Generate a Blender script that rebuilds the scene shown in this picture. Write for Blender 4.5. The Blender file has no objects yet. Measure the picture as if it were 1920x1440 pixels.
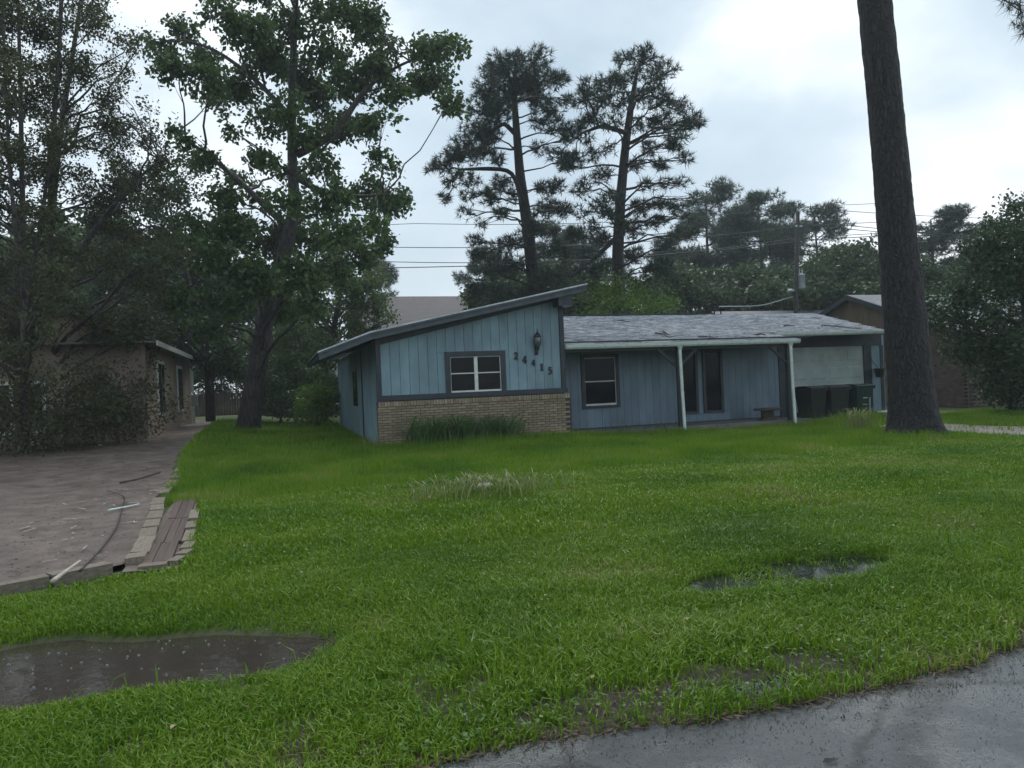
import bpy, math, random
import numpy as np
from mathutils import Vector, Matrix

R_ = math.radians
rng = np.random.default_rng(7)
random.seed(7)
S = bpy.context.scene
COL = S.collection

# ------------------------------------------------------------------ camera
CAM_H = 1.6
FPX = 1390.0                       # focal length in photo pixels (1920 wide)
ROLL = R_(2.4)
AZ = R_(72.5)
cam_d = bpy.data.cameras.new('camera')
cam = bpy.data.objects.new('camera', cam_d)
COL.objects.link(cam)
cam_d.sensor_width = 36.0
cam_d.lens = FPX / 1920 * 36.0
cam_d.clip_end = 3000
cam_d.clip_start = 0.05
cam.location = (0, 0, CAM_H)
_Rv = Vector((math.sin(AZ), -math.cos(AZ), 0)); _Uv = Vector((0, 0, 1)); _Fv = Vector((math.cos(AZ), math.sin(AZ), 0))
_cr, _sr = math.cos(ROLL), math.sin(ROLL)
_cx = _Rv * _cr - _Uv * _sr
_cy = _Rv * _sr + _Uv * _cr
cam.matrix_world = Matrix(((_cx.x, _cy.x, -_Fv.x, 0), (_cx.y, _cy.y, -_Fv.y, 0), (_cx.z, _cy.z, -_Fv.z, CAM_H), (0, 0, 0, 1)))
S.camera = cam

# ------------------------------------------------------------------ world: rain clouds over a Nishita sky
SUN_EL, SUN_AZ = 52, 62            # degrees; azimuth counted from +X towards +Y
w = bpy.data.worlds.new('World'); S.world = w; w.use_nodes = True
nt = w.node_tree; nt.nodes.clear()
def N(tree, t, **kw):
    n = tree.nodes.new(t)
    for k, v in kw.items():
        setattr(n, k, v)
    return n
out = N(nt, 'ShaderNodeOutputWorld'); bg = N(nt, 'ShaderNodeBackground'); bg.inputs[1].default_value = 0.1
sky = N(nt, 'ShaderNodeTexSky', sky_type='NISHITA', sun_disc=False)
sky.sun_elevation = R_(SUN_EL); sky.sun_rotation = R_(90 - SUN_AZ); sky.air_density = 1.0; sky.dust_density = 2.0
tc = N(nt, 'ShaderNodeTexCoord')
mp = N(nt, 'ShaderNodeMapping'); mp.inputs['Scale'].default_value = (1.0, 1.0, 1.7); mp.inputs['Location'].default_value = (7.15, 6.05, 12.2)
n1 = N(nt, 'ShaderNodeTexNoise'); n1.inputs['Scale'].default_value = 1.5; n1.inputs['Detail'].default_value = 6; n1.inputs['Roughness'].default_value = 0.50; n1.inputs['Distortion'].default_value = 0.25
cr = N(nt, 'ShaderNodeValToRGB')
el = cr.color_ramp.elements
el[0].position = 0.40; el[0].color = (3.0, 4.0, 4.75, 1)
el[1].position = 0.69; el[1].color = (10.2, 10.5, 10.6, 1)
e = cr.color_ramp.elements.new(0.51); e.color = (4.5, 5.4, 6.05, 1)
sep = N(nt, 'ShaderNodeSeparateXYZ')
hr = N(nt, 'ShaderNodeMapRange'); hr.inputs['From Min'].default_value = 0.0; hr.inputs['From Max'].default_value = 0.36
hr.inputs['To Min'].default_value = 1.0; hr.inputs['To Max'].default_value = 0.0
hm = N(nt, 'ShaderNodeMix', data_type='RGBA'); hm.inputs['B'].default_value = (7.6, 8.0, 8.2, 1)
hf = N(nt, 'ShaderNodeMath', operation='MULTIPLY'); hf.inputs[1].default_value = 0.5
mx = N(nt, 'ShaderNodeMix', data_type='RGBA'); mx.inputs['Factor'].default_value = 0.9
L = nt.links.new
L(tc.outputs['Generated'], mp.inputs[0]); L(mp.outputs[0], n1.inputs['Vector']); L(n1.outputs[0], cr.inputs[0])
L(tc.outputs['Generated'], sep.inputs[0]); L(sep.outputs['Z'], hr.inputs['Value']); L(hr.outputs[0], hf.inputs[0])
L(hf.outputs[0], hm.inputs['Factor']); L(cr.outputs[0], hm.inputs['A'])
L(sky.outputs[0], mx.inputs['A']); L(hm.outputs['Result'], mx.inputs['B'])
L(mx.outputs['Result'], bg.inputs[0]); L(bg.outputs[0], out.inputs[0])

sd = bpy.data.lights.new('sun', 'SUN'); sun = bpy.data.objects.new('sun', sd); COL.objects.link(sun)
sd.energy = 0.95; sd.angle = R_(25); sd.color = (1.0, 0.97, 0.92)
sdir = Vector((math.cos(R_(SUN_EL)) * math.cos(R_(SUN_AZ)), math.cos(R_(SUN_EL)) * math.sin(R_(SUN_AZ)), math.sin(R_(SUN_EL))))
sun.rotation_euler = sdir.to_track_quat('Z', 'Y').to_euler()

S.view_settings.view_transform = 'Standard'; S.view_settings.look = 'None'
S.view_settings.exposure = 0.65; S.view_settings.gamma = 1.0; S.view_settings.use_curve_mapping = False
S.cycles.volume_bounces = 0
S.cycles.max_bounces = 6; S.cycles.transparent_max_bounces = 8

HAZE = 0.0010
# ------------------------------------------------------------------ plan helpers (survey of the place from the photo)
_F = np.array(_Fv); _Rr = np.array(_Rv); _U = np.array([0, 0, 1.0]); _O = np.array([0, 0, CAM_H])
def ray(px, py):
    dx = px - 960; dy = 720 - py
    x = dx * _cr + dy * _sr; y = -dx * _sr + dy * _cr
    return _F + _Rr * x / FPX + _U * y / FPX
def G(px, py, z=0.0):
    d = ray(px, py); return _O + d * ((z - CAM_H) / d[2])
def PY(px, py, y):
    d = ray(px, py); return _O + d * (y / d[1])
def PX(px, py, x):
    d = ray(px, py); return _O + d * (x / d[0])
def D(px, py, k):
    return _O + ray(px, py) * k

# ------------------------------------------------------------------ object helpers
def tag(o, label=None, cat=None, group=None, kind=None):
    if label: o['label'] = label
    if cat: o['category'] = cat
    if group: o['group'] = group
    if kind: o['kind'] = kind
    return o
def thing(name, label, cat, loc=(0, 0, 0), rz=0.0, group=None):
    o = bpy.data.objects.new(name, None); COL.objects.link(o)
    o.location = loc; o.rotation_euler = (0, 0, rz); o.empty_display_size = 0.2
    return tag(o, label, cat, group)
def link(name, me, parent=None, loc=None, rot=None):
    o = bpy.data.objects.new(name, me); COL.objects.link(o)
    if parent is not None: o.parent = parent
    if loc is not None: o.location = loc
    if rot is not None: o.rotation_euler = rot
    return o
def copy_tree(o, parent=None):
    c = o.copy(); COL.objects.link(c)
    if parent is not None: c.parent = parent
    for ch in list(o.children): copy_tree(ch, c)
    return c
def np_mesh(name, V, polys, mat=None, smooth=False, mat_idx=None):
    """V (N,3); polys: list of (M,k) int arrays"""
    me = bpy.data.meshes.new(name)
    V = np.asarray(V, dtype=np.float32)
    me.vertices.add(len(V)); me.vertices.foreach_set('co', V.ravel())
    polys = [np.asarray(p, dtype=np.int32) for p in polys if len(p)]
    nl = sum(p.size for p in polys); npoly = sum(len(p) for p in polys)
    me.loops.add(nl); me.polygons.add(npoly)
    me.loops.foreach_set('vertex_index', np.concatenate([p.ravel() for p in polys]))
    tot = np.concatenate([np.full(len(p), p.shape[1], np.int32) for p in polys])
    st = np.concatenate([[0], np.cumsum(tot)[:-1]]).astype(np.int32)
    me.polygons.foreach_set('loop_start', st)
    me.polygons.foreach_set('use_smooth', np.full(npoly, bool(smooth)))
    for m in (mat if isinstance(mat, (list, tuple)) else [mat]):
        if m: me.materials.append(m)
    if mat_idx is not None: me.polygons.foreach_set('material_index', np.asarray(mat_idx, np.int32))
    me.update(calc_edges=True)
    return me

class MB:
    def __init__(s): s.v = []; s.f3 = []; s.f4 = []; s.n = 0; s.fn = []
    def add(s, V, f4=(), f3=(), fn=()):
        V = np.asarray(V, float)
        s.v.append(V)
        if len(f4): s.f4.append(np.asarray(f4) + s.n)
        if len(f3): s.f3.append(np.asarray(f3) + s.n)
        for f in fn: s.fn.append([i + s.n for i in f])
        s.n += len(V); return s
    def box(s, x0, x1, y0, y1, z0, z1, M=None):
        V = np.array([(x, y, z) for x in (x0, x1) for y in (y0, y1) for z in (z0, z1)], float)
        if M is not None: V = V @ np.array(M.to_3x3()).T + np.array(M.translation)
        return s.add(V, [(0, 1, 3, 2), (4, 6, 7, 5), (0, 4, 5, 1), (2, 3, 7, 6), (0, 2, 6, 4), (1, 5, 7, 3)])
    def hexa(s, V):   # 8 points: bottom 4 ccw, top 4 ccw
        return s.add(V, [(3, 2, 1, 0), (4, 5, 6, 7), (0, 1, 5, 4), (1, 2, 6, 5), (2, 3, 7, 6), (3, 0, 4, 7)])
    def beam(s, a, b, wx, wz, up=(0, 0, 1)):
        a = Vector(a); b = Vector(b); d = (b - a); l = d.length; d.normalize()
        u = Vector(up); r = d.cross(u)
        if r.length < 1e-4: r = Vector((1, 0, 0))
        r.normalize(); u = r.cross(d)
        V = []
        for p in (a, b):
            for i, j in ((-1, -1), (1, -1), (1, 1), (-1, 1)):
                V.append(p + r * (i * wx / 2) + u * (j * wz / 2))
        return s.add([tuple(v) for v in V], [(0, 1, 2, 3), (7, 6, 5, 4), (0, 4, 5, 1), (1, 5, 6, 2), (2, 6, 7, 3), (3, 7, 4, 0)])
    def tube(s, P, rad, n=8, cap=True):
        P = np.asarray(P, float); m = len(P)
        rad = np.full(m, rad, float) if np.isscalar(rad) else np.asarray(rad, float)
        T = np.gradient(P, axis=0); T /= np.linalg.norm(T, axis=1)[:, None] + 1e-9
        ref = np.array([0.31, 0.95, 0.05]) if abs(T[0][1]) < .9 else np.array([1., 0, 0])
        A = np.cross(T, ref); A /= np.linalg.norm(A, axis=1)[:, None] + 1e-9
        B = np.cross(T, A)
        th = np.linspace(0, 2 * np.pi, n, endpoint=False)
        V = P[:, None, :] + rad[:, None, None] * (np.cos(th)[None, :, None] * A[:, None, :] + np.sin(th)[None, :, None] * B[:, None, :])
        V = V.reshape(-1, 3)
        i = np.arange(m - 1)[:, None] * n; j = np.arange(n)[None, :]; j2 = (j + 1) % n
        F = np.stack([i + j, i + j2, i + n + j2, i + n + j], -1).reshape(-1, 4)
        s.add(V, F)
        if cap:
            s.fn.append([s.n - len(V) + q for q in range(n)][::-1]); s.fn.append([s.n - n + q for q in range(n)])
        return s
    def lathe(s, prof, c=(0, 0, 0), n=16):
        c = np.array(c, float); th = np.linspace(0, 2 * np.pi, n, endpoint=False)
        V = np.array([(c[0] + r * math.cos(t), c[1] + r * math.sin(t), c[2] + z) for r, z in prof for t in th])
        m = len(prof); i = np.arange(m - 1)[:, None] * n; j = np.arange(n)[None, :]; j2 = (j + 1) % n
        F = np.stack([i + j, i + j2, i + n + j2, i + n + j], -1).reshape(-1, 4)
        return s.add(V, F)
    def prism(s, poly, axis, a, b):
        """poly: 2D points; axis 'y': (x,z) extruded y a..b ; 'x': (y,z) ; 'z': (x,y)"""
        k = len(poly)
        mk = {'y': lambda p, t: (p[0], t, p[1]), 'x': lambda p, t: (t, p[0], p[1]), 'z': lambda p, t: (p[0], p[1], t)}[axis]
        V = [mk(p, a) for p in poly] + [mk(p, b) for p in poly]
        fn = [list(range(k))[::-1], list(range(k, 2 * k))]
        f4 = [(i, (i + 1) % k, k + (i + 1) % k, k + i) for i in range(k)]
        return s.add(V, f4, (), fn)
    def mesh(s, name, mat, smooth=False):
        V = np.concatenate(s.v); P = []
        if s.f4: P.append(np.concatenate(s.f4))
        if s.f3: P.append(np.concatenate(s.f3))
        for f in s.fn: P.append(np.array([f]))
        me = np_mesh(name, V, P, mat, smooth)
        return me
    def build(s, name, mat, parent=None, smooth=False, recalc=True, loc=None, rot=None, bevel=0):
        me = s.mesh(name, mat, smooth)
        if recalc:
            import bmesh
            bm = bmesh.new(); bm.from_mesh(me); bmesh.ops.recalc_face_normals(bm, faces=bm.faces)
            if bevel: bmesh.ops.bevel(bm, geom=bm.edges[:], offset=bevel, segments=1, affect='EDGES', profile=0.7)
            bm.to_mesh(me); bm.free()
        return link(name, me, parent, loc, rot)

# ------------------------------------------------------------------ materials
def mat_(name):
    m = bpy.data.materials.new(name); m.use_nodes = True
    t = m.node_tree; b = t.nodes['Principled BSDF']
    return m, t, b
def M(name, c, rough=0.6, var=0.25, scale=6.0, bump=0.0, bscale=None, c2=None, spec=0.5, metal=0.0, stretch=(1, 1, 1), objvar=0.0, island=0.0, rvar=0.0, detail=5, coord='Object', lo=.35, hi=.65):
    m, t, b = mat_(name); L = t.links.new
    tc = N(t, 'ShaderNodeTexCoord'); mp = N(t, 'ShaderNodeMapping'); mp.inputs['Scale'].default_value = stretch
    L(tc.outputs[coord] if coord != 'Position' else N(t, 'ShaderNodeNewGeometry').outputs['Position'], mp.inputs[0])
    n = N(t, 'ShaderNodeTexNoise'); n.inputs['Scale'].default_value = scale; n.inputs['Detail'].default_value = detail; n.inputs['Roughness'].default_value = .6
    L(mp.outputs[0], n.inputs['Vector'])
    r = N(t, 'ShaderNodeMapRange'); r.inputs['From Min'].default_value = lo; r.inputs['From Max'].default_value = hi
    L(n.outputs[0], r.inputs['Value'])
    mixn = N(t, 'ShaderNodeMix', data_type='RGBA')
    c = np.array(c[:3]); cc = np.array(c2[:3]) if c2 is not None else c * (1 + var); ca = c if c2 is not None else c * (1 - var)
    mixn.inputs['A'].default_value = (*ca, 1); mixn.inputs['B'].default_value = (*np.clip(cc, 0, 1), 1)
    L(r.outputs[0], mixn.inputs['Factor'])
    res = mixn.outputs['Result']
    for src, amt in (('obj', objvar), ('isl', island)):
        if amt:
            o = N(t, 'ShaderNodeObjectInfo').outputs['Random'] if src == 'obj' else N(t, 'ShaderNodeNewGeometry').outputs['Random Per Island']
            mr = N(t, 'ShaderNodeMapRange'); mr.inputs['To Min'].default_value = 1 - amt; mr.inputs['To Max'].default_value = 1 + amt
            L(o, mr.inputs['Value'])
            hs = N(t, 'ShaderNodeHueSaturation'); L(mr.outputs[0], hs.inputs['Value']); L(res, hs.inputs['Color']); res = hs.outputs[0]
    L(res, b.inputs['Base Color'])
    b.inputs['Roughness'].default_value = rough; b.inputs['Specular IOR Level'].default_value = spec; b.inputs['Metallic'].default_value = metal
    if rvar:
        rr = N(t, 'ShaderNodeMapRange'); rr.inputs['To Min'].default_value = max(.02, rough - rvar); rr.inputs['To Max'].default_value = min(1, rough + rvar)
        n3 = N(t, 'ShaderNodeTexNoise'); n3.inputs['Scale'].default_value = scale * .35; n3.inputs['Detail'].default_value = 4; L(mp.outputs[0], n3.inputs['Vector'])
        q = N(t, 'ShaderNodeMapRange'); q.inputs['From Min'].default_value = .35; q.inputs['From Max'].default_value = .65; L(n3.outputs[0], q.inputs['Value'])
        L(q.outputs[0], rr.inputs['Value']); L(rr.outputs[0], b.inputs['Roughness'])
    if bump:
        n2 = N(t, 'ShaderNodeTexNoise'); n2.inputs['Scale'].default_value = bscale or scale * 4; n2.inputs['Detail'].default_value = 4
        L(mp.outputs[0], n2.inputs['Vector'])
        bp = N(t, 'ShaderNodeBump'); bp.inputs['Strength'].default_value = bump; bp.inputs['Distance'].default_value = .02
        L(n2.outputs[0], bp.inputs['Height']); L(bp.outputs[0], b.inputs['Normal'])
    return m
def leafmat(name, c, c2, trans=0.35, rough=0.45, scale=1.2):
    m, t, b = mat_(name); L = t.links.new
    geo = N(t, 'ShaderNodeNewGeometry'); tc = N(t, 'ShaderNodeTexCoord')
    n = N(t, 'ShaderNodeTexNoise'); n.inputs['Scale'].default_value = scale; n.inputs['Detail'].default_value = 3
    L(tc.outputs['Object'], n.inputs['Vector'])
    a = N(t, 'ShaderNodeMath', operation='ADD'); mul = N(t, 'ShaderNodeMath', operation='MULTIPLY'); mul.inputs[1].default_value = .6
    L(geo.outputs['Random Per Island'], mul.inputs[0]); L(n.outputs[0], a.inputs[0]); L(mul.outputs[0], a.inputs[1])
    r = N(t, 'ShaderNodeMapRange'); r.inputs['From Min'].default_value = .35; r.inputs['From Max'].default_value = 1.2
    L(a.outputs[0], r.inputs['Value'])
    mixn = N(t, 'ShaderNodeMix', data_type='RGBA'); mixn.inputs['A'].default_value = (*c, 1); mixn.inputs['B'].default_value = (*c2, 1)
    L(r.outputs[0], mixn.inputs['Factor']); L(mixn.outputs['Result'], b.inputs['Base Color'])
    b.inputs['Roughness'].default_value = rough; b.inputs['Specular IOR Level'].default_value = .4
    tr = N(t, 'ShaderNodeBsdfTranslucent'); L(mixn.outputs['Result'], tr.inputs['Color'])
    ms = N(t, 'ShaderNodeMixShader'); ms.inputs[0].default_value = trans
    o = t.nodes['Material Output']
    L(b.outputs[0], ms.inputs[1]); L(tr.outputs[0], ms.inputs[2]); L(ms.outputs[0], o.inputs[0])
    return m

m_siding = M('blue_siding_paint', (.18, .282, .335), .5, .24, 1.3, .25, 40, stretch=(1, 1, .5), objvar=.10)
m_siding_shade = M('siding_paint_porch_shade', (.130, .187, .238), .5, .24, 1.3, .25, 40, stretch=(1, 1, .5), objvar=.10)  # blue siding again, darkened so the porch shade sits in the colour
m_trim = M('dark_slate_trim_paint', (.022, .032, .042), .5, .25, 5, .15, 30)
m_fascia = M('slate_fascia_paint', (.045, .062, .075), .5, .2, 4, .15, 30)
m_white = M('white_gutter_paint', (.52, .60, .56), .35, .12, 8, .05)
m_winwhite = M('white_window_frame', (.62, .64, .62), .4, .1, 8)
m_glass = M('dark_window_glass', (.008, .009, .011), .05, .3, 1.5, spec=.12)
m_brick = M('tan_brick', (.27, .215, .145), .75, .22, 7, .5, 60, objvar=.22)
m_brickj = M('tan_brick_joined', (.27, .215, .145), .75, .22, 7, .5, 60, island=.22)
m_mortar = M('dark_mortar', (.055, .047, .04), .9, .3, 12, .4)
m_shingle = M('wet_grey_shingle', (.28, .30, .335), .22, .3, 5, .45, 45, objvar=.32, c2=(.50, .52, .56), rvar=.08)
m_shinglej = M('wet_grey_shingle_joined', (.28, .30, .335), .22, .3, 5, .45, 45, island=.32, c2=(.50, .52, .56), rvar=.08)
for m_ in (m_shingle, m_shinglej):
    b_ = m_.node_tree.nodes['Principled BSDF']; b_.inputs['Coat Weight'].default_value = 1; b_.inputs['Coat Roughness'].default_value = .16
m_garage = M('garage_door_paint', (.38, .445, .44), .5, .12, 2, .05)
m_concrete = M('wet_concrete', (.13, .125, .115), .45, .3, 3, .3, 30)
m_black = M('black_iron', (.012, .012, .013), .35, .3, 10)
m_lglass = M('lantern_glass', (.10, .12, .12), .08, .3, 8, spec=.8)
m_binblk = M('black_bin_plastic', (.010, .013, .014), .35, .3, 4)
m_bingrn = M('green_bin_plastic', (.006, .030, .022), .35, .3, 4)
m_wood = M('weathered_wood', (.06, .045, .035), .7, .35, 5, .4, stretch=(1, 1, .2))
def barkmat(name, c, c2, sc=9, zs=.22, strength=1.0):
    m, t, b = mat_(name); L = t.links.new
    tc = N(t, 'ShaderNodeTexCoord'); mp = N(t, 'ShaderNodeMapping'); mp.inputs['Scale'].default_value = (1, 1, zs); L(tc.outputs['Object'], mp.inputs[0])
    nz = N(t, 'ShaderNodeTexNoise'); nz.inputs['Scale'].default_value = sc * .8; nz.inputs['Detail'].default_value = 3; L(mp.outputs[0], nz.inputs['Vector'])
    mv = N(t, 'ShaderNodeMix', data_type='VECTOR'); mv.inputs['Factor'].default_value = .14; L(mp.outputs[0], mv.inputs['A']); L(nz.outputs['Color'], mv.inputs['B'])
    vo = N(t, 'ShaderNodeTexVoronoi', feature='DISTANCE_TO_EDGE'); vo.inputs['Scale'].default_value = sc; L(mv.outputs['Result'], vo.inputs['Vector'])
    n2 = N(t, 'ShaderNodeTexNoise'); n2.inputs['Scale'].default_value = sc * 7; n2.inputs['Detail'].default_value = 4; L(tc.outputs['Object'], n2.inputs['Vector'])
    r = N(t, 'ShaderNodeMapRange'); r.inputs['From Max'].default_value = .16; L(vo.outputs['Distance'], r.inputs['Value'])
    f = N(t, 'ShaderNodeMath', operation='MULTIPLY'); L(r.outputs[0], f.inputs[0]); L(n2.outputs[0], f.inputs[1])
    mx_ = N(t, 'ShaderNodeMix', data_type='RGBA'); mx_.inputs['A'].default_value = (*c, 1); mx_.inputs['B'].default_value = (*c2, 1); L(f.outputs[0], mx_.inputs['Factor']); L(mx_.outputs['Result'], b.inputs['Base Color'])
    h = N(t, 'ShaderNodeMath', operation='MULTIPLY_ADD'); h.inputs[1].default_value = .35; L(n2.outputs[0], h.inputs[0]); L(r.outputs[0], h.inputs[2])
    bp = N(t, 'ShaderNodeBump'); bp.inputs['Strength'].default_value = strength; bp.inputs['Distance'].default_value = .035; L(h.outputs[0], bp.inputs['Height']); L(bp.outputs[0], b.inputs['Normal'])
    b.inputs['Roughness'].default_value = .62
    return m
m_pinebark = barkmat('pine_bark', (.004, .0035, .0035), (.036, .030, .028), 14, .36)
m_bark = barkmat('dark_wet_bark', (.012, .010, .009), (.11, .092, .078), 13, .2, .8)
m_pinebark_off = M('pine_bark', (.020, .016, .014), .8, .5, 7, 1.0, 22, stretch=(1, 1, .35), c2=(.075, .058, .048))
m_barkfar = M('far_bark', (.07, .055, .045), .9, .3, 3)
m_asph = None
m_pole = M('pole_wood', (.030, .027, .023), .8, .3, 4, stretch=(1, 1, .1))
m_galv = M('grey_metal', (.30, .34, .35), .4, .15, 5, metal=.3)
m_cable = M('cable', (.03, .03, .03), .5, .1, 4)
m_dirt = M('bare_wet_dirt', (.085, .062, .050), .6, .4, 3, .8, 22, c2=(.17, .13, .11), rvar=.2)
m_paver = M('sandy_edging_block', (.19, .155, .12), .7, .3, 6, .4, 30, objvar=.15)
m_plank = M('brown_walk_boards', (.10, .068, .058), .5, .3, 5, .3, 30, stretch=(1, .15, 1), objvar=.15)
m_drive = M('gravel_drive', (.19, .17, .15), .7, .3, 5, .7, 40)
m_nbwall = M('tan_plaster', (.26, .20, .155), .7, .25, .8, .1)
m_brown = M('brown_gable_boards', (.13, .10, .065), .7, .2, 3, .2, stretch=(1, 1, .2))
m_redbrick = M('dull_red_brick', (.13, .092, .078), .8, .2, 6, .4, 40, island=.2)
m_farroof = M('far_dark_roof', (.050, .044, .052), .7, .22, 1.6, .3, 25, stretch=(1, 1, 5))
m_farroof2 = M('far_grey_roof', (.13, .135, .15), .6, .2, 2, .3, 20)
m_farwall = M('far_wall', (.22, .20, .18), .8, .1, 2)
m_bag = M('white_plastic_bag', (.65, .68, .68), .3, .1, 6, .6, 12)
m_stone = M('pale_stone', (.42, .38, .33), .8, .2, 8, .5)
m_leaf_big = leafmat('broad_leaf', (.020, .052, .016), (.100, .175, .040), .35)
m_leaf_left = leafmat('small_leaf', (.022, .038, .012), (.095, .105, .032), .35)
m_leaf_low = leafmat('low_leaf', (.018, .042, .016), (.060, .110, .040), .35)
m_leaf_lime = leafmat('lime_leaf', (.060, .130, .015), (.140, .240, .035), .4)
m_leaf_mid = leafmat('mid_leaf', (.028, .060, .022), (.085, .135, .050), .35)
m_leaf_pale = leafmat('pale_backlit_leaf', (.045, .085, .028), (.14, .20, .07), .45)  # leaf colours lightened: back light and haze are put into the tint
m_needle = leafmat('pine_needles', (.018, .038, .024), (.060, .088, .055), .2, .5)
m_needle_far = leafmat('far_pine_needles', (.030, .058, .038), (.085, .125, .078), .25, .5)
# ------------------------------------------------------------------ value noise for layout
_tab = np.random.default_rng(3).random((256, 256))
def vnoise(x, y, s):
    x = np.asarray(x, float) * s; y = np.asarray(y, float) * s
    xi = np.floor(x).astype(int); yi = np.floor(y).astype(int); fx = x - xi; fy = y - yi
    fx = fx * fx * (3 - 2 * fx); fy = fy * fy * (3 - 2 * fy)
    g = lambda a, b: _tab[a % 256, b % 256]
    return (g(xi, yi) * (1 - fx) + g(xi + 1, yi) * fx) * (1 - fy) + (g(xi, yi + 1) * (1 - fx) + g(xi + 1, yi + 1) * fx) * fy
def ss(a, b, x):
    t = np.clip((np.asarray(x, float) - a) / (b - a), 0, 1); return t * t * (3 - 2 * t)
ROAD_Y = 3.07
def road_edge(x): return ROAD_Y + .05 * np.sin(np.asarray(x) * 1.7) + .10 * (vnoise(x, 0, 2.1) - .5) + .06 * (vnoise(x, 9, 7) - .5)
def mud_d(x, y):
    return ((np.minimum(x + .75, 0) * .35 / 1.0 + np.maximum(x + .75, 0) / 1.0) ** 2 + ((y - 5.12 + .16 * (x + .5)) / (.58 + .05 * np.sin(x * 3))) ** 2) + .55 * (vnoise(x, y, 2.6) - .5) + .3 * (vnoise(x, y, 7) - .5)
def pud_d(x, y):
    return (((x - 4.0) / 1.05) ** 2 + ((y - 5.10 - .04 * (x - 4)) / .34) ** 2) + .9 * (vnoise(x + 5, y, 3.1) - .5)
def gz(x, y):
    x = np.asarray(x, float); y = np.asarray(y, float)
    z = .15 * ss(13, 18.3, y) * (1 - ss(7.2, 9.4, x))
    z = z + .30 * ss(15, 28, y) * (1 - ss(-2.6, 1.0, x))
    z = z + .04 * (vnoise(x, y, .35) - .5) + .03 * (vnoise(x, y, 1.3) - .5)
    z = z * ss(3.1, 6, y) - .03 * np.exp(-((y - 4.9) / 1.3) ** 2)
    z = z - .085 * np.exp(-np.maximum(mud_d(x, y), 0) ** 2)
    z = z - .05 * np.exp(-np.maximum(pud_d(x, y), 0) ** 2)
    z = z - .035 * np.exp(-(((x - 2.36) / .22) ** 2 + ((y - 3.75) / .10) ** 2))
    z = z - .04 * np.exp(-(((x - 2.3) / .5) ** 2 + ((y - 3.3) / .08) ** 2))
    z = z + .16 * np.exp(-(((x - 2.65) / .62) ** 2 + ((y - 9.95) / .55) ** 2))
    z = z - .14 * (y < road_edge(x) - .03) * (y > -6)
    return z
# boundary between the neighbour's bare yard and the lawn (x as a function of y)
def bx(y): return np.interp(y, [7.2, 7.8, 9.5, 12.1, 15.7, 19.9, 40, 60], [-1.45, -1.38, -1.48, -1.85, -1.95, -2.3, -2.75, -3.2])
def front_edge(x): return np.interp(x, [-12, -6, -2.31, -1.87, -1.4], [5.3, 6.1, 7.31, 7.5, 7.85])

# ------------------------------------------------------------------ ground
xs = np.unique(np.concatenate([np.linspace(-260, -60, 8), np.linspace(-60, -8, 20), np.arange(-8, 14, .10), np.arange(14, 20, .3), np.linspace(20, 60, 24), np.linspace(60, 260, 8)]))
ys = np.unique(np.concatenate([np.linspace(-260, -7, 6), np.arange(-7, 2.6, .8), np.arange(2.6, 6.4, .045), np.arange(6.4, 20, .15), np.linspace(20, 70, 30), np.linspace(70, 260, 10)]))
XX, YY = np.meshgrid(xs, ys, indexing='ij'); ZZ = gz(XX, YY)
ZZ = ZZ - .16 * ((YY > front_edge(XX) + .12) & (YY < 43.5) & (XX < bx(YY) - .12) & (XX > -21.5))
V = np.stack([XX, YY, ZZ], -1).reshape(-1, 3); ny = len(ys)
i = (np.arange(len(xs) - 1)[:, None] * ny + np.arange(ny - 1)[None, :])
F = np.stack([i, i + ny, i + ny + 1, i + 1], -1).reshape(-1, 4)
mg, t, b = mat_('grassy_soil'); Lk = t.links.new
geo = N(t, 'ShaderNodeNewGeometry')
na = N(t, 'ShaderNodeTexNoise'); na.inputs['Scale'].default_value = 1.1; na.inputs['Detail'].default_value = 6
nb = N(t, 'ShaderNodeTexNoise'); nb.inputs['Scale'].default_value = 26; nb.inputs['Detail'].default_value = 5; nb.inputs['Roughness'].default_value = .7
for q in (na, nb): Lk(geo.outputs['Position'], q.inputs['Vector'])
mxa = N(t, 'ShaderNodeMix', data_type='RGBA'); mxa.inputs['A'].default_value = (.040, .065, .010, 1); mxa.inputs['B'].default_value = (.075, .120, .014, 1); Lk(nb.outputs[0], mxa.inputs['Factor'])
sp = N(t, 'ShaderNodeSeparateXYZ'); Lk(geo.outputs['Position'], sp.inputs[0])
mr = N(t, 'ShaderNodeMapRange'); mr.inputs['From Min'].default_value = 4.6; mr.inputs['From Max'].default_value = 3.1; Lk(sp.outputs['Y'], mr.inputs['Value'])
ad = N(t, 'ShaderNodeMath', operation='ADD'); Lk(mr.outputs[0], ad.inputs[0]); Lk(na.outputs[0], ad.inputs[1])
m2 = N(t, 'ShaderNodeMapRange'); m2.inputs['From Min'].default_value = .62; m2.inputs['From Max'].default_value = 1.0; Lk(ad.outputs[0], m2.inputs['Value'])
zr = N(t, 'ShaderNodeMapRange'); zr.inputs['From Min'].default_value = -.035; zr.inputs['From Max'].default_value = -.07; Lk(sp.outputs['Z'], zr.inputs['Value'])
mxm = N(t, 'ShaderNodeMath', operation='MAXIMUM'); Lk(m2.outputs[0], mxm.inputs[0]); Lk(zr.outputs[0], mxm.inputs[1])
soil = N(t, 'ShaderNodeMix', data_type='RGBA'); soil.inputs['A'].default_value = (.022, .016, .011, 1); soil.inputs['B'].default_value = (.060, .045, .030, 1); Lk(nb.outputs[0], soil.inputs['Factor'])
mxb = N(t, 'ShaderNodeMix', data_type='RGBA'); Lk(mxm.outputs[0], mxb.inputs['Factor']); Lk(mxa.outputs['Result'], mxb.inputs['A']); Lk(soil.outputs['Result'], mxb.inputs['B'])
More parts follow.
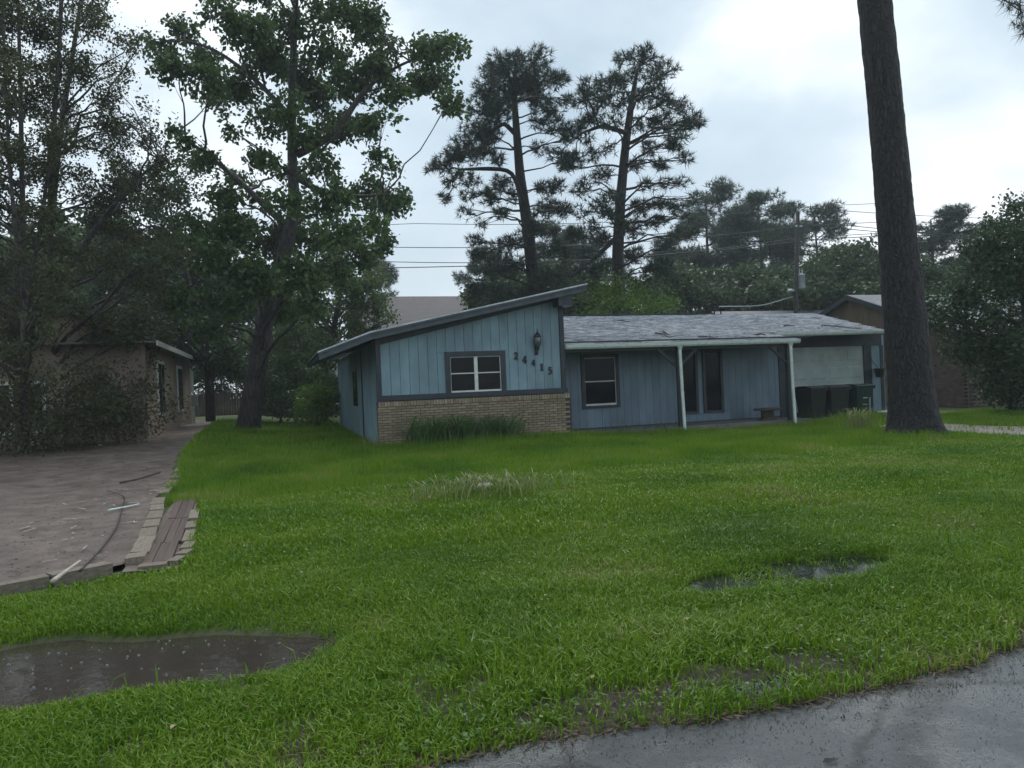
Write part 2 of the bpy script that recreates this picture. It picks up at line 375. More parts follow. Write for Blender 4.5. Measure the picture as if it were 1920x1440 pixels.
Lk(mxb.outputs['Result'], b.inputs['Base Color']); b.inputs['Roughness'].default_value = .8
bp = N(t, 'ShaderNodeBump'); bp.inputs['Strength'].default_value = .8; bp.inputs['Distance'].default_value = .03; Lk(nb.outputs[0], bp.inputs['Height']); Lk(bp.outputs[0], b.inputs['Normal'])
tag(link('ground', np_mesh('ground', V, [F], mg, True)), kind='structure')

# road: wet asphalt
ma, t, b = mat_('wet_asphalt'); Lk = t.links.new
geo = N(t, 'ShaderNodeNewGeometry')
def noise(t, sc, det=5, ro=.6, src=None):
    n = N(t, 'ShaderNodeTexNoise'); n.inputs['Scale'].default_value = sc; n.inputs['Detail'].default_value = det; n.inputs['Roughness'].default_value = ro
    t.links.new(src or geo.outputs['Position'], n.inputs['Vector']); return n
nA = noise(t, 1.6, 5); nB = noise(t, 38, 5, .8); nC = noise(t, 6, 5)
vo = N(t, 'ShaderNodeTexVoronoi'); vo.inputs['Scale'].default_value = 130; Lk(geo.outputs['Position'], vo.inputs['Vector'])
mc = N(t, 'ShaderNodeMix', data_type='RGBA'); mc.inputs['A'].default_value = (.004, .005, .007, 1); mc.inputs['B'].default_value = (.12, .126, .135, 1); Lk(nB.outputs[0], mc.inputs['Factor']); 
vc = N(t, 'ShaderNodeTexVoronoi', feature='DISTANCE_TO_EDGE'); vc.inputs['Scale'].default_value = .75
dn = N(t, 'ShaderNodeMix', data_type='VECTOR'); dn.inputs['Factor'].default_value = .22; nD = noise(t, 3.2, 6, .65); Lk(geo.outputs['Position'], dn.inputs['A']); Lk(nD.outputs['Color'], dn.inputs['B']); Lk(dn.outputs['Result'], vc.inputs['Vector'])
ck = N(t, 'ShaderNodeMapRange'); ck.inputs['From Min'].default_value = .004; ck.inputs['From Max'].default_value = .022; ck.inputs['To Min'].default_value = .15; ck.inputs['To Max'].default_value = 1; Lk(vc.outputs['Distance'], ck.inputs['Value'])
mk = N(t, 'ShaderNodeMix', data_type='RGBA', blend_type='MULTIPLY'); mk.inputs['Factor'].default_value = 1; Lk(mc.outputs['Result'], mk.inputs['A']); Lk(ck.outputs[0], mk.inputs['B']); Lk(mk.outputs['Result'], b.inputs['Base Color'])
rr = N(t, 'ShaderNodeMapRange'); rr.inputs['From Min'].default_value = .42; rr.inputs['From Max'].default_value = .62; rr.inputs['To Min'].default_value = .12; rr.inputs['To Max'].default_value = .42
Lk(nA.outputs[0], rr.inputs['Value']); Lk(rr.outputs[0], b.inputs['Roughness'])
hh = N(t, 'ShaderNodeMath', operation='MULTIPLY_ADD'); hh.inputs[1].default_value = .35; Lk(vo.outputs['Distance'], hh.inputs[0]); Lk(nB.outputs[0], hh.inputs[2])
sr = N(t, 'ShaderNodeMapRange'); sr.inputs['From Min'].default_value = .42; sr.inputs['From Max'].default_value = .6; sr.inputs['To Min'].default_value = .35; sr.inputs['To Max'].default_value = 1.0
Lk(nA.outputs[0], sr.inputs['Value'])
bp = N(t, 'ShaderNodeBump'); bp.inputs['Distance'].default_value = .012; Lk(sr.outputs[0], bp.inputs['Strength']); Lk(hh.outputs[0], bp.inputs['Height']); Lk(bp.outputs[0], b.inputs['Normal'])
b.inputs['Specular IOR Level'].default_value = .6; b.inputs['Coat Weight'].default_value = .35; b.inputs['Coat Roughness'].default_value = .14
rx = np.concatenate([[-260, -60, -20], np.arange(-8, 14, .06), [20, 60, 260]])
top = np.array([(x, road_edge(x), -.004) for x in rx]); low = np.array([(x, road_edge(x) + .03, -.11) for x in rx]); bot = np.array([(x, -6.0, .012) for x in rx]); midr = np.array([(x, road_edge(x) - .25, .006) for x in rx])
k = len(rx); V = np.concatenate([low, top, midr, bot]); q = np.arange(k - 1)
F = np.concatenate([np.stack([q + a * k, q + 1 + a * k, q + 1 + (a + 1) * k, q + (a + 1) * k], -1) for a in range(3)])[:, ::-1]
tag(link('road', np_mesh('road', V, [F], ma)), kind='structure')

# puddles: still water lying in the hollows of the ground
def water(name, x0, x1, y0, y1, z, mat, label):
    mbw = MB(); mbw.add([(x0, y0, z), (x1, y0, z), (x1, y1, z), (x0, y1, z)], [(0, 1, 2, 3)])
    return tag(mbw.build(name, mat, recalc=False), kind='structure', label=label)
def watermat(name, c, bumpd=.004):
    m, t, b = mat_(name); Lk = t.links.new
    b.inputs['Base Color'].default_value = (*c, 1); b.inputs['Roughness'].default_value = .03; b.inputs['Specular IOR Level'].default_value = .5; b.inputs['IOR'].default_value = 1.33
    g = N(t, 'ShaderNodeNewGeometry'); n = N(t, 'ShaderNodeTexNoise'); n.inputs['Scale'].default_value = 22; n.inputs['Detail'].default_value = 3; Lk(g.outputs['Position'], n.inputs['Vector'])
    vo = N(t, 'ShaderNodeTexVoronoi'); vo.inputs['Scale'].default_value = 9; Lk(g.outputs['Position'], vo.inputs['Vector'])
    sn = N(t, 'ShaderNodeMath', operation='MULTIPLY'); sn.inputs[1].default_value = 60; Lk(vo.outputs['Distance'], sn.inputs[0])
    s2 = N(t, 'ShaderNodeMath', operation='SINE'); Lk(sn.outputs[0], s2.inputs[0])
    ex = N(t, 'ShaderNodeMapRange'); ex.inputs['From Min'].default_value = 0; ex.inputs['From Max'].default_value = .45; ex.inputs['To Min'].default_value = .25; ex.inputs['To Max'].default_value = 0; Lk(vo.outputs['Distance'], ex.inputs['Value'])
    mu = N(t, 'ShaderNodeMath', operation='MULTIPLY_ADD'); Lk(s2.outputs[0], mu.inputs[0]); Lk(ex.outputs[0], mu.inputs[1]); Lk(n.outputs[0], mu.inputs[2])
    bp = N(t, 'ShaderNodeBump'); bp.inputs['Strength'].default_value = .5; bp.inputs['Distance'].default_value = bumpd; Lk(mu.outputs[0], bp.inputs['Height']); Lk(bp.outputs[0], b.inputs['Normal'])
    return m
m_mud = watermat('muddy_water', (.045, .037, .030), .003); m_wat = watermat('clear_rain_water', (.02, .025, .018), .0008)
water('puddle', -9, .62, 4.0, 6.2, -.062, m_mud, 'dark muddy puddle in the bare hollow of the verge')
water('puddle', 2.9, 5.3, 4.45, 5.6, -.052, m_wat, 'shallow rain puddle lying in the lawn grass')
water('puddle', 1.9, 2.8, 3.62, 3.92, -.030, m_wat, 'tiny rain puddle in the verge near the road')
water('puddle', 1.5, 3.2, 3.13, 3.42, -.024, m_wat, 'thin puddle along the edge of the asphalt')

# rain bubbles floating on the muddy water
mbb = MB()
bub_prof = [(.014 * math.cos(a), .014 * math.sin(a)) for a in np.linspace(0, math.pi / 2, 4)]
for _ in range(1200):
    x = rng.uniform(-2.6, .3); y = rng.uniform(4.2, 5.7)
    if gz(x, y) < -.068 and rng.random() < .16: 
        s_ = rng.uniform(.3, .75)
        mbb.lathe([(r * s_, z * s_) for r, z in bub_prof], (x, y, -.062), 8)
m_bub = M('rain_bubble', (.10, .10, .095), .05, .1, 5, spec=.9)
if mbb.n: tag(mbb.build('rain_bubbles', m_bub, smooth=True), 'small pale bubbles floating on the muddy puddle', 'bubbles', kind='stuff')

# ------------------------------------------------------------------ the neighbour's bare yard
yy = np.concatenate([[5.2, 5.8, 6.4, 7.0, 7.3, 7.6], np.arange(8, 20, .5), np.arange(20, 46, 2)])
m_n = 60; Vd = []
for u in np.linspace(0, 1, m_n):
    for v_ in np.linspace(0, 1, 90):
        x = -22 + u * 20.0
        # right border follows bx
        y0 = front_edge(-22 + u * 20.6); y = y0 + (44 - y0) * v_ ** 2.2
        xr = bx(y) if y > 7.8 else -1.42
        x = -22 + u * (xr + 22)
        Vd.append((x, y, .07 + .05 * (vnoise(x, y, 1.2) - .5) + .04 * (vnoise(x, y, 4) - .5) + .30 * ss(15, 28, y) * (1 - ss(-2.6, 1.0, x))))
Vd = np.array(Vd); i = (np.arange(m_n - 1)[:, None] * 90 + np.arange(89)[None, :])
F = np.stack([i, i + 90, i + 91, i + 1], -1).reshape(-1, 4)
tag(link('yard', np_mesh('yard', Vd, [F], m_dirt, True)), kind='structure')

mbw = MB(); yb_ = np.arange(7.5, 20, .3)
Vw = np.array([(-1.42 - .03 * (y - 7.5), y, .045) for y in yb_] + [(-.95 - .06 * min(y - 7.5, 6) - .12 * max(y - 13.5, 0), y, .02) for y in yb_]); k = len(yb_); q = np.arange(k - 1)
tag(link('path', np_mesh('path', Vw, [np.stack([q, q + k, q + k + 1, q + 1], -1)], m_dirt)), kind='structure')
edging = thing('border_edging', 'curved border of sandy edging blocks around the bare yard', 'edging')
blk = [MB().box(-.5, .5, -.5, .5, 0, 1).mesh('edging_block', m_paver)]
def ublock(name, ax, ay, bx_, by_, wdt, z0, h, parent=edging, mat=None, gap=.012):
    o = link(name, blk[0] if mat is None else mat, parent)
    l = math.hypot(bx_ - ax, by_ - ay)
    o.location = ((ax + bx_) / 2, (ay + by_) / 2, z0 + .30 * float(ss(15, 28, (ay + by_) / 2))); o.rotation_euler = (rng.normal(0, .03), rng.normal(0, .03), math.atan2(by_ - ay, bx_ - ax) + rng.normal(0, .02)); o.scale = (l - gap, wdt, h); return o
px_ = -1.42
pts = [(x, float(front_edge(x)) - .02) for x in np.arange(-6.6, -1.30, .42)]
for a, c in zip(pts[:-1], pts[1:]): ublock('edging_block', *a, *c, .17, -.03, .13 + rng.normal(0, .008))
for a, c in [((-1.36, 7.80), (-1.38, 8.12)), ((-1.38, 8.12), (-1.40, 8.45)), ((-1.40, 8.45), (-1.44, 9.0)), ((-1.44, 9.0), (-1.50, 9.6)), ((-1.5, 9.6), (-1.56, 10.3)), ((-1.56, 10.3), (-1.63, 11.0)), ((-1.63, 11.0), (-1.72, 11.7)), ((-1.72, 11.7), (-1.8, 12.4)), ((-1.83, 13.0), (-1.86, 13.9)), ((-1.86, 13.9), (-1.88, 14.9)), ((-1.9, 15.1), (-1.98, 16.4)), ((-1.98, 16.4), (-2.1, 17.8)), ((-2.1, 17.8), (-2.25, 19.4))]:
    ublock('edging_block', *a, *c, .17, -.02, .12)
for a, c in [((-1.30, 7.60), (-1.05, 7.60)), ((-1.03, 7.66), (-.95, 7.86)), ((-.98, 7.92), (-.93, 8.2)), ((-.97, 8.26), (-.96, 8.6)), ((-1.01, 8.7), (-1.02, 9.3)), ((-1.05, 9.4), (-1.09, 10.1)), ((-1.10, 10.2), (-1.15, 11.0))]:
    ublock('edging_block', *a, *c, .11, -.03, .10)
walk = thing('board_walk', 'narrow walk of wide brown boards between two rows of blocks', 'walkway')
bd = MB().box(-.5, .5, -.5, .5, 0, 1).mesh('board', m_plank)
for (y0, y1) in ((7.70, 8.72), (8.74, 10.4), (10.42, 12.2)):
    for j in range(3):
        xc = -1.22 + .086 * j - .056 * (y0 - 7.66) - .0; o = link('board', bd, walk)
        o.location = (xc - .05, (y0 + y1) / 2, -.01 + rng.normal(0, .003)); o.scale = (.080, y1 - y0, .07); o.rotation_euler = (0, 0, R_(3.3) + rng.normal(0, .003))
def catmull_(pts):
    P = np.asarray(pts, float); t = np.linspace(0, len(P) - 1, max(2, (len(P) - 1) * 6)); Q = np.stack([np.interp(t, np.arange(len(P)), P[:, i]) for i in range(3)], -1)
    for _ in range(4): Q[1:-1] = .25 * Q[:-2] + .5 * Q[1:-1] + .25 * Q[2:]
    return Q
# strips of pipe and sticks on the dirt
def stick(name, pts, r, mat, label, cat, group=None):
    P = catmull_(pts); o = MB().tube(P, np.linspace(r, r * .6, len(P)), 6).build(name, mat, smooth=True); return tag(o, label, cat, group)
def gp(px, py, z=.11): return tuple(G(px, py, z))
stick('pipe', [gp(203, 957), gp(230, 952), gp(262, 945)], .018, m_white, 'pale straight pipe lying on the bare yard', 'pipe')
stick('cable', [gp(150, 1070), gp(190, 1030), gp(222, 985), gp(230, 950), gp(236, 930), gp(200, 920)], .012, m_cable, 'dark bent hose looping over the bare dirt', 'hose')
stick('lath', [gp(98, 1090), gp(125, 1070), gp(150, 1052)], .022, m_stone, 'split grey lath lying by the yard border', 'lath')
stick('branch', [gp(225, 905), gp(260, 898), (gp(300, 885))], .02, m_wood, 'thin fallen branch far across the bare yard', 'branch')
mbs = MB()
for _ in range(30):
    a = rng.uniform(-3.2, -1.6); c = rng.uniform(7.9, 14); th = rng.uniform(0, 6.28); l = rng.uniform(.05, .2)
    mbs.beam((a, c, .1), (a + l * math.cos(th), c + l * math.sin(th), .105), .012, .01)
tag(mbs.build('yard_litter', m_stone), 'scattered pale wood chips on the bare yard', 'litter', kind='stuff')

# driveway on the right
mbd = MB(); yy = np.arange(3.1, 19.6, .4)
Va = np.array([(15.15 + .25 * (vnoise(5, y, .9) - .5), y, .03) for y in yy] + [(17.2 + .3 * (vnoise(1, y, .8) - .5), y, .035) for y in yy]); k = len(yy); q = np.arange(k - 1)
Va[:, 2] += gz(Va[:, 0], Va[:, 1])
tag(link('driveway', np_mesh('driveway', Va, [np.stack([q, q + k, q + k + 1, q + 1], -1)], m_drive)), kind='structure')

# ------------------------------------------------------------------ grass blades
def blades(n, xr, yr, h, wd, seg, dens, seed, lean=.5):
    r = np.random.default_rng(seed)
    x = r.uniform(*xr, n); y = r.uniform(*yr, n)
    # view cone with a margin on either side
    kk = x * _F[0] + y * _F[1]; rr = x * _Rr[0] + y * _Rr[1]
    keep = (np.abs(rr) < kk * .74 + 1.2) & (kk > 1.5)
    keep &= y > road_edge(x) + .03 * r.normal(0, 1, n)
    keep &= ~((x < bx(y) + .0) & (y > front_edge(x) - .04))
    keep &= ~((y > 7.5) & (y < 12) & (x < -.92 - .06 * (y - 7.5)) & (x > -1.95))
    keep &= ~((x < .8) & (y < front_edge(x)) & (y > front_edge(x) - .28) & (x < -1.2) & (r.random(n) < .8))
    z = gz(x, y)
    md = mud_d(x, y); pd = pud_d(x, y)
    keep &= ~((md < 1.15) & (r.random(n) < np.clip((1.25 - md) * 3.0, 0, 1)))
    keep &= ~((pd < .9) & (r.random(n) < np.where(vnoise(x, y * .35, 6.5) > .42, .96, .55)))
    keep &= ~((x > 15.2) & (x < 17.1) & (y < 16.5) & (r.random(n) < .93))
    # worn, littered strip by the road
    ws = np.exp(-((y - 3.35) / .33) ** 2) * (ss(.6, 1.6, x)) * (1 - ss(3.2, 4.0, x) * .6)
    keep &= r.random(n) > ws * .62
    hole = vnoise(x, y, 2.7) * .6 + vnoise(x + 30, y, 6) * .4
    keep &= ~((y < 4.6) & (hole < .36) & (r.random(n) < .7))
    keep &= ~((x > 2.3) & (y > 18.55)) & ~((x > 2.3) & (x < 7.6) & (y > 18.45)) & ~((x > 15.9) & (y > 20))
    keep &= ((x - 13.9) ** 2 + (y - 14.0) ** 2 > .40)
    keep &= r.random(n) < dens(x, y)
    x = x[keep]; y = y[keep]; z = z[keep]; n = len(x)
    tall = .65 + .7 * vnoise(x, y, .8) + .35 * (vnoise(x, y, 3.5) - .5)
    tall *= 1 + .5 * np.exp(-((y - 18.2) / .5) ** 2) * (x > 2) + .8 * np.exp(-(((x - 16.3) / 1.6) ** 2 + ((y - 18.4) / 1.0) ** 2)) + .8 * np.exp(-((x - 13.9) ** 2 + (y - 14.0) ** 2) / .9)
    H = h * tall * r.uniform(.55, 1.25, n)
    th = r.uniform(0, 2 * np.pi, n); ln = lean * r.uniform(.25, 1.3, n)
    dx = np.cos(th); dy = np.sin(th); wv = wd * r.uniform(.6, 1.25, n)
    ph = th + np.pi / 2 + r.normal(0, .5, n); wx = np.cos(ph) * wv / 2; wy = np.sin(ph) * wv / 2
    zb = z - .01
    if seg == 1:
        P = np.stack([np.stack([x - wx, y - wy, zb], -1), np.stack([x + wx, y + wy, zb], -1), np.stack([x + dx * ln * H, y + dy * ln * H, zb + H], -1)], 1)
        Fc = np.arange(n * 3).reshape(-1, 3); return P.reshape(-1, 3), [Fc]
    m1 = .5; c1x = x + dx * ln * H * .28; c1y = y + dy * ln * H * .28; c1z = zb + H * .62
    c2x = x + dx * ln * H * .95; c2y = y + dy * ln * H * .95; c2z = zb + H * (1.0 - .30 * ln)
    P = np.stack([np.stack([x - wx * .7, y - wy * .7, zb], -1), np.stack([x + wx * .7, y + wy * .7, zb], -1),
                  np.stack([c1x + wx, c1y + wy, c1z], -1), np.stack([c1x - wx, c1y - wy, c1z], -1),
                  np.stack([c2x, c2y, c2z], -1)], 1)
    q = np.arange(n)[:, None] * 5
    return P.reshape(-1, 3), [q + np.array([[0, 1, 2, 3]]), q + np.array([[3, 2, 4]])]
def grassmat():
    m, t, b = mat_('lawn_grass_blades'); L = t.links.new
    geo = N(t, 'ShaderNodeNewGeometry'); n = N(t, 'ShaderNodeTexNoise'); n.inputs['Scale'].default_value = .55; n.inputs['Detail'].default_value = 5
    L(geo.outputs['Position'], n.inputs['Vector'])
    cr = N(t, 'ShaderNodeValToRGB'); e = cr.color_ramp.elements
    e[0].position = 0; e[0].color = (.045, .110, .008, 1); e[1].position = 1; e[1].color = (.33, .30, .13, 1)
    for p, c in ((.35, (.092, .198, .009)), (.72, (.160, .275, .013)), (.93, (.19, .28, .032)), (.98, (.25, .27, .08))):
        q = e.new(p); q.color = (*c, 1)
    a = N(t, 'ShaderNodeMath', operation='MULTIPLY_ADD'); a.inputs[1].default_value = .45; 
    s1 = N(t, 'ShaderNodeMath', operation='MULTIPLY_ADD'); s1.inputs[1].default_value = 1.7; s1.inputs[2].default_value = -.49
    L(n.outputs[0], s1.inputs[0]); L(geo.outputs['Random Per Island'], a.inputs[0]); L(s1.outputs[0], a.inputs[2])
    # drier, yellower turf towards the verge
    sp = N(t, 'ShaderNodeSeparateXYZ'); L(geo.outputs['Position'], sp.inputs[0])
    mr = N(t, 'ShaderNodeMapRange'); mr.inputs['From Min'].default_value = 4.8; mr.inputs['From Max'].default_value = 3.2; mr.inputs['To Max'].default_value = .10; L(sp.outputs['Y'], mr.inputs['Value'])
    a2 = N(t, 'ShaderNodeMath', operation='ADD'); L(a.outputs[0], a2.inputs[0]); L(mr.outputs[0], a2.inputs[1])
    L(a2.outputs[0], cr.inputs[0]); L(cr.outputs[0], b.inputs['Base Color'])
    b.inputs['Roughness'].default_value = .45; b.inputs['Specular IOR Level'].default_value = .28
    tr = N(t, 'ShaderNodeBsdfTranslucent'); L(cr.outputs[0], tr.inputs['Color']); ms = N(t, 'ShaderNodeMixShader'); ms.inputs[0].default_value = .35
    L(b.outputs[0], ms.inputs[1]); L(tr.outputs[0], ms.inputs[2]); L(ms.outputs[0], t.nodes['Material Output'].inputs[0])
    return m
m_grass = grassmat()
one = lambda x, y: np.ones_like(x)
sets = [blades(400000, (-5, 9), (3.0, 7.2), .078, .0072, 2, one, 1, .75),
        blades(270000, (-6, 22), (7.2, 12), .10, .013, 2, one, 2, .6),
        blades(260000, (-3, 27), (12, 20), .12, .022, 1, one, 3, .5),
        blades(60000, (-6, 3), (19, 36), .16, .04, 1, one, 4, .5),
        blades(50000, (16, 30), (12, 24), .15, .035, 1, one, 5, .5),
        blades(9000, (-5, 8), (3.05, 6.6), .17, .009, 2, lambda x, y: ss(.45, .7, vnoise(x, y, 1.7)), 6, .8)]
Vs = []; F4 = []; F3 = []; off = 0
for Vv, Fs in sets:
    Vs.append(Vv)
    for f in Fs: (F4 if f.shape[1] == 4 else F3).append(f + off)
    off += len(Vv)
tag(link('grass', np_mesh('grass', np.concatenate(Vs), [np.concatenate(F4), np.concatenate(F3)], m_grass)), 'long wet green lawn grass between the road and the house', 'grass', kind='stuff')
# dead leaves and thatch in the worn strip and along the asphalt edge
mbl = MB()
for _ in range(2600):
    x = rng.uniform(-.5, 6.5); e = float(road_edge(x)); y = e + abs(rng.normal(0, .22)) - .02
    if rng.random() < .25: y = e + rng.normal(0, .03)
    th = rng.uniform(0, 6.28); l = rng.uniform(.02, .09); w_ = rng.uniform(.002, .006); z = max(float(gz(x, y)), -.01) + .006 + rng.uniform(0, .012)
    c, s_ = math.cos(th), math.sin(th)
    mbl.add([(x, y, z), (x + c * l * .5 - s_ * w_, y + s_ * l * .5 + c * w_, z + .004), (x + c * l, y + s_ * l, z + .006), (x + c * l * .5 + s_ * w_, y + s_ * l * .5 - c * w_, z)], [(0, 1, 2, 3)])
mby = MB()
for _ in range(2600):
    y = 7.6 + 22 * rng.random() ** 2.2; x = rng.uniform(bx(y) - 7, bx(y) - .15)
    if y < front_edge(x) + .1: continue
    z = float(gz(x, y)) + .105 + .05 * (float(vnoise(x, y, 1.2)) - .5) + .04 * (float(vnoise(x, y, 4)) - .5); th = rng.uniform(0, 6.28); l = rng.uniform(.015, .06); c, s_ = math.cos(th), math.sin(th); w_ = l * rng.uniform(.15, .45)
    mby.add([(x, y, z), (x + c * l * .5 - s_ * w_, y + s_ * l * .5 + c * w_, z + .008), (x + c * l, y + s_ * l, z), (x + c * l * .5 + s_ * w_, y + s_ * l * .5 - c * w_, z + .004)], [(0, 1, 2, 3)])
m_litter = M('dead_leaf_litter', (.050, .030, .018), .7, .3, 5, island=.5, c2=(.13, .085, .05))
m_ylit = M('yard_leaves', (.035, .024, .018), .5, .3, 5, island=.6, c2=(.15, .10, .07))
tag(mby.build('yard_leaves', m_ylit, recalc=False), 'dark dead leaves and crumbs strewn over the bare yard', 'leaves', kind='stuff')
tag(mbl.build('leaf_litter', m_litter, recalc=False), 'brown dead grass and needles along the asphalt edge', 'litter', kind='stuff')
# clover and small broad weeds among the grass
r_ = np.random.default_rng(55); n_ = 9000
wxx = r_.uniform(-4, 10, n_); wyy = 3.2 + 9 * r_.random(n_) ** 1.6
kp = (vnoise(wxx, wyy, 1.1) > .60) & (mud_d(wxx, wyy) > 1.2) & (pud_d(wxx, wyy) > 1) & ~((wxx < bx(wyy) + .8) & (wyy > 7.2)) & (wyy > road_edge(wxx) + .05) & ~(wyy > front_edge(wxx) - .1) | ((vnoise(wxx, wyy, 1.1) > .66) & (wxx > .2) & (pud_d(wxx, wyy) > 1) & (wyy > 3.3))
wxx, wyy = wxx[kp], wyy[kp]; n_ = len(wxx); Vc = []; 
cz = gz(wxx, wyy) + r_.uniform(.035, .075, n_); sz = r_.uniform(.007, .015, n_)
th = r_.uniform(0, 6.28, n_); Vq = []
for a_, rad_ in ((0, 1.2), (1.57, .9), (3.14, 1.0), (4.71, .9)):
    Vq.append(np.stack([wxx + sz * rad_ * np.cos(th + a_), wyy + sz * rad_ * np.sin(th + a_), cz + r_.normal(0, .004, n_)], -1))
Vq = np.stack(Vq, 1).reshape(-1, 3)
m_clover = leafmat('clover_leaf', (.05, .13, .015), (.10, .21, .03), .25)
tag(link('clover', np_mesh('clover', Vq, [np.arange(n_ * 4).reshape(-1, 4)], m_clover)), 'patches of small clover leaves growing through the lawn', 'clover', kind='stuff')
mbf = MB()
for _ in range(420):
    x = r_.uniform(-2, 12); y = 3.3 + 14 * r_.random() ** 1.3
    if x < bx(y) + .9 and y > 7 or mud_d(x, y) < 1.0: continue
    z = float(gz(x, y)) + r_.uniform(.05, .09); th_ = r_.uniform(0, 6.28); l = r_.uniform(.02, .045); c, s_ = math.cos(th_), math.sin(th_)
    mbf.add([(x, y, z), (x + c * l * .5 - s_ * l * .4, y + s_ * l * .5 + c * l * .4, z + .01), (x + c * l, y + s_ * l, z + .005), (x + c * l * .5 + s_ * l * .4, y + s_ * l * .5 - c * l * .4, z + .012)], [(0, 1, 2, 3)])
m_fallen = M('fallen_leaf_brown', (.10, .07, .03), .5, .3, 4, island=.5, c2=(.26, .20, .09))
tag(mbf.build('fallen_leaves', m_fallen, recalc=False), 'yellow and brown fallen leaves scattered over the lawn', 'leaves', kind='stuff')
mbt = MB()
for _ in range(90):
    x = r_.uniform(-.5, 9); y = 3.5 + 6 * r_.random()
    if mud_d(x, y) < 1.2 or (x < .2 and y > 6.8): continue
    z = float(gz(x, y)); h = r_.uniform(.18, .32); lx, ly = r_.normal(0, .05, 2); tp_ = np.array([x + lx, y + ly, z + h])
    mbt.tube([(x, y, z), (x + lx * .4, y + ly * .4, z + h * .6), tuple(tp_)], [.0016, .0013, .001], 3, cap=False)
    for q_ in range(r_.integers(2, 4)):
        a_ = r_.uniform(0, 6.28); mbt.tube([tuple(tp_), tuple(tp_ + np.array([.035 * math.cos(a_), .035 * math.sin(a_), .045]))], [.0016, .001], 3, cap=False)
m_seed = M('seed_stem', (.16, .19, .07), .6, .3, 4, island=.3)
tag(mbt.build('seed_stems', m_seed, recalc=False), 'tall forked grass seed heads standing above the turf', 'grass', kind='stuff')
mgr = MB()
for _ in range(5000):
    x = r_.uniform(.3, 6.5); y = float(road_edge(x)) - abs(r_.normal(0, .45)) - .01; s_ = r_.uniform(.0015, .0045); a_ = r_.uniform(0, 6.28)
    c = np.array([x, y, .004]); mgr.add([c + [s_ * math.cos(a_ + q) * w_, s_ * math.sin(a_ + q) * w_, 0] for q, w_ in ((0, 1.2), (2.1, .9), (4.2, 1))] + [c + [0, 0, s_ * 1.1 + .004]], (), [(0, 1, 3), (1, 2, 3), (2, 0, 3)])
m_grit = M('road_grit', (.05, .048, .045), .5, .3, 5, island=.8, c2=(.20, .19, .18))
tag(mgr.build('road_grit', m_grit, recalc=False), 'loose grit lying on the wet asphalt', 'grit', kind='stuff')
# one wet leaf on the road
p = G(1555, 1428, .012)
o = MB().add([(-.035, 0, .004), (-.01, .012, .012), (.03, .004, .006), (.05, 0, .004), (.025, -.012, .002), (-.01, -.012, .002)], (), (), [(0, 5, 4, 3, 2, 1)]).build('fallen_leaf', m_black, recalc=False)
o.location = (p[0], p[1], .012); tag(o, 'small dark leaf lying alone on the wet asphalt', 'leaf')
# ================================================================== the blue house
house = thing('blue_house', 'blue board sided single storey house with slanted roof wing, brick base and dark trim', 'house', (2.4, 18.8, 0))
house.location = (0, 0, 0)
GY = 18.8; WY = 20.3; DY = 21.0
def rooftop(x): return np.interp(x, [.98, 2.2, 7.95], [2.56, 3.02, 4.205])
def pbox(name, mat, *b, parent=None, bevel=0):
    return MB().box(*b).build(name, mat, house if parent is None else parent, bevel=bevel)
# --- gable wing, front boards (every board an object, grooves recessed)
MB().prism([(2.42, .05), (7.42, .05), (7.42, 3.86), (2.42, 2.84)], 'y', GY + .03, GY + .10).build('wall_backing', m_black, house)
bw = (7.33 - 2.48) / 20
for i in range(20):
    x0 = 2.48 + i * bw + .005; x1 = 2.48 + (i + 1) * bw - .005
    dy = rng.uniform(-.0015, .0015)
    spans = [(1.44, None)]
    if x1 > 4.13 and x0 < 5.76:
        if x0 < 4.13 or x1 > 5.76:
            a0, a1 = (x0, min(x1, 4.14)) if x0 < 4.13 else (max(x0, 5.75), x1)
            zt0 = float(rooftop(a0)) - .22; zt1 = float(rooftop(a1)) - .22
            MB().hexa([(a0, GY + dy, 1.44), (a1, GY + dy, 1.44), (a1, GY + .03, 1.44), (a0, GY + .03, 1.44), (a0, GY + dy, 2.485), (a1, GY + dy, 2.485), (a1, GY + .03, 2.485), (a0, GY + .03, 2.485)]).build('siding_board', m_siding, house)
        spans = [(2.49, None)]
    z0 = spans[0][0]; zt0 = float(rooftop(x0)) - .22; zt1 = float(rooftop(x1)) - .22
    MB().hexa([(x0, GY + dy, z0), (x1, GY + dy, z0), (x1, GY + .03, z0), (x0, GY + .03, z0), (x0, GY + dy, zt0), (x1, GY + dy, zt1), (x1, GY + .03, zt1), (x0, GY + .03, zt0)]).build('siding_board', m_siding, house)
# trims
pbox('corner_trim', m_trim, 2.36, 2.475, GY - .035, GY + .07, .95, 2.80)
pbox('corner_trim', m_trim, 7.335, 7.46, GY - .035, GY + .12, 1.44, 3.86)
pbox('band_board', m_trim, 2.36, 7.50, GY - .045, GY + .02, 1.31, 1.44)
MB().prism([(2.36, 2.70), (7.5, 3.86), (7.5, 4.02), (2.36, 2.88)], 'y', GY - .04, GY + .001).build('frieze_board', m_trim, house)
pbox('roof_beam', m_trim, 7.18, 7.58, GY - .44, GY - .042, 3.62, 3.93)
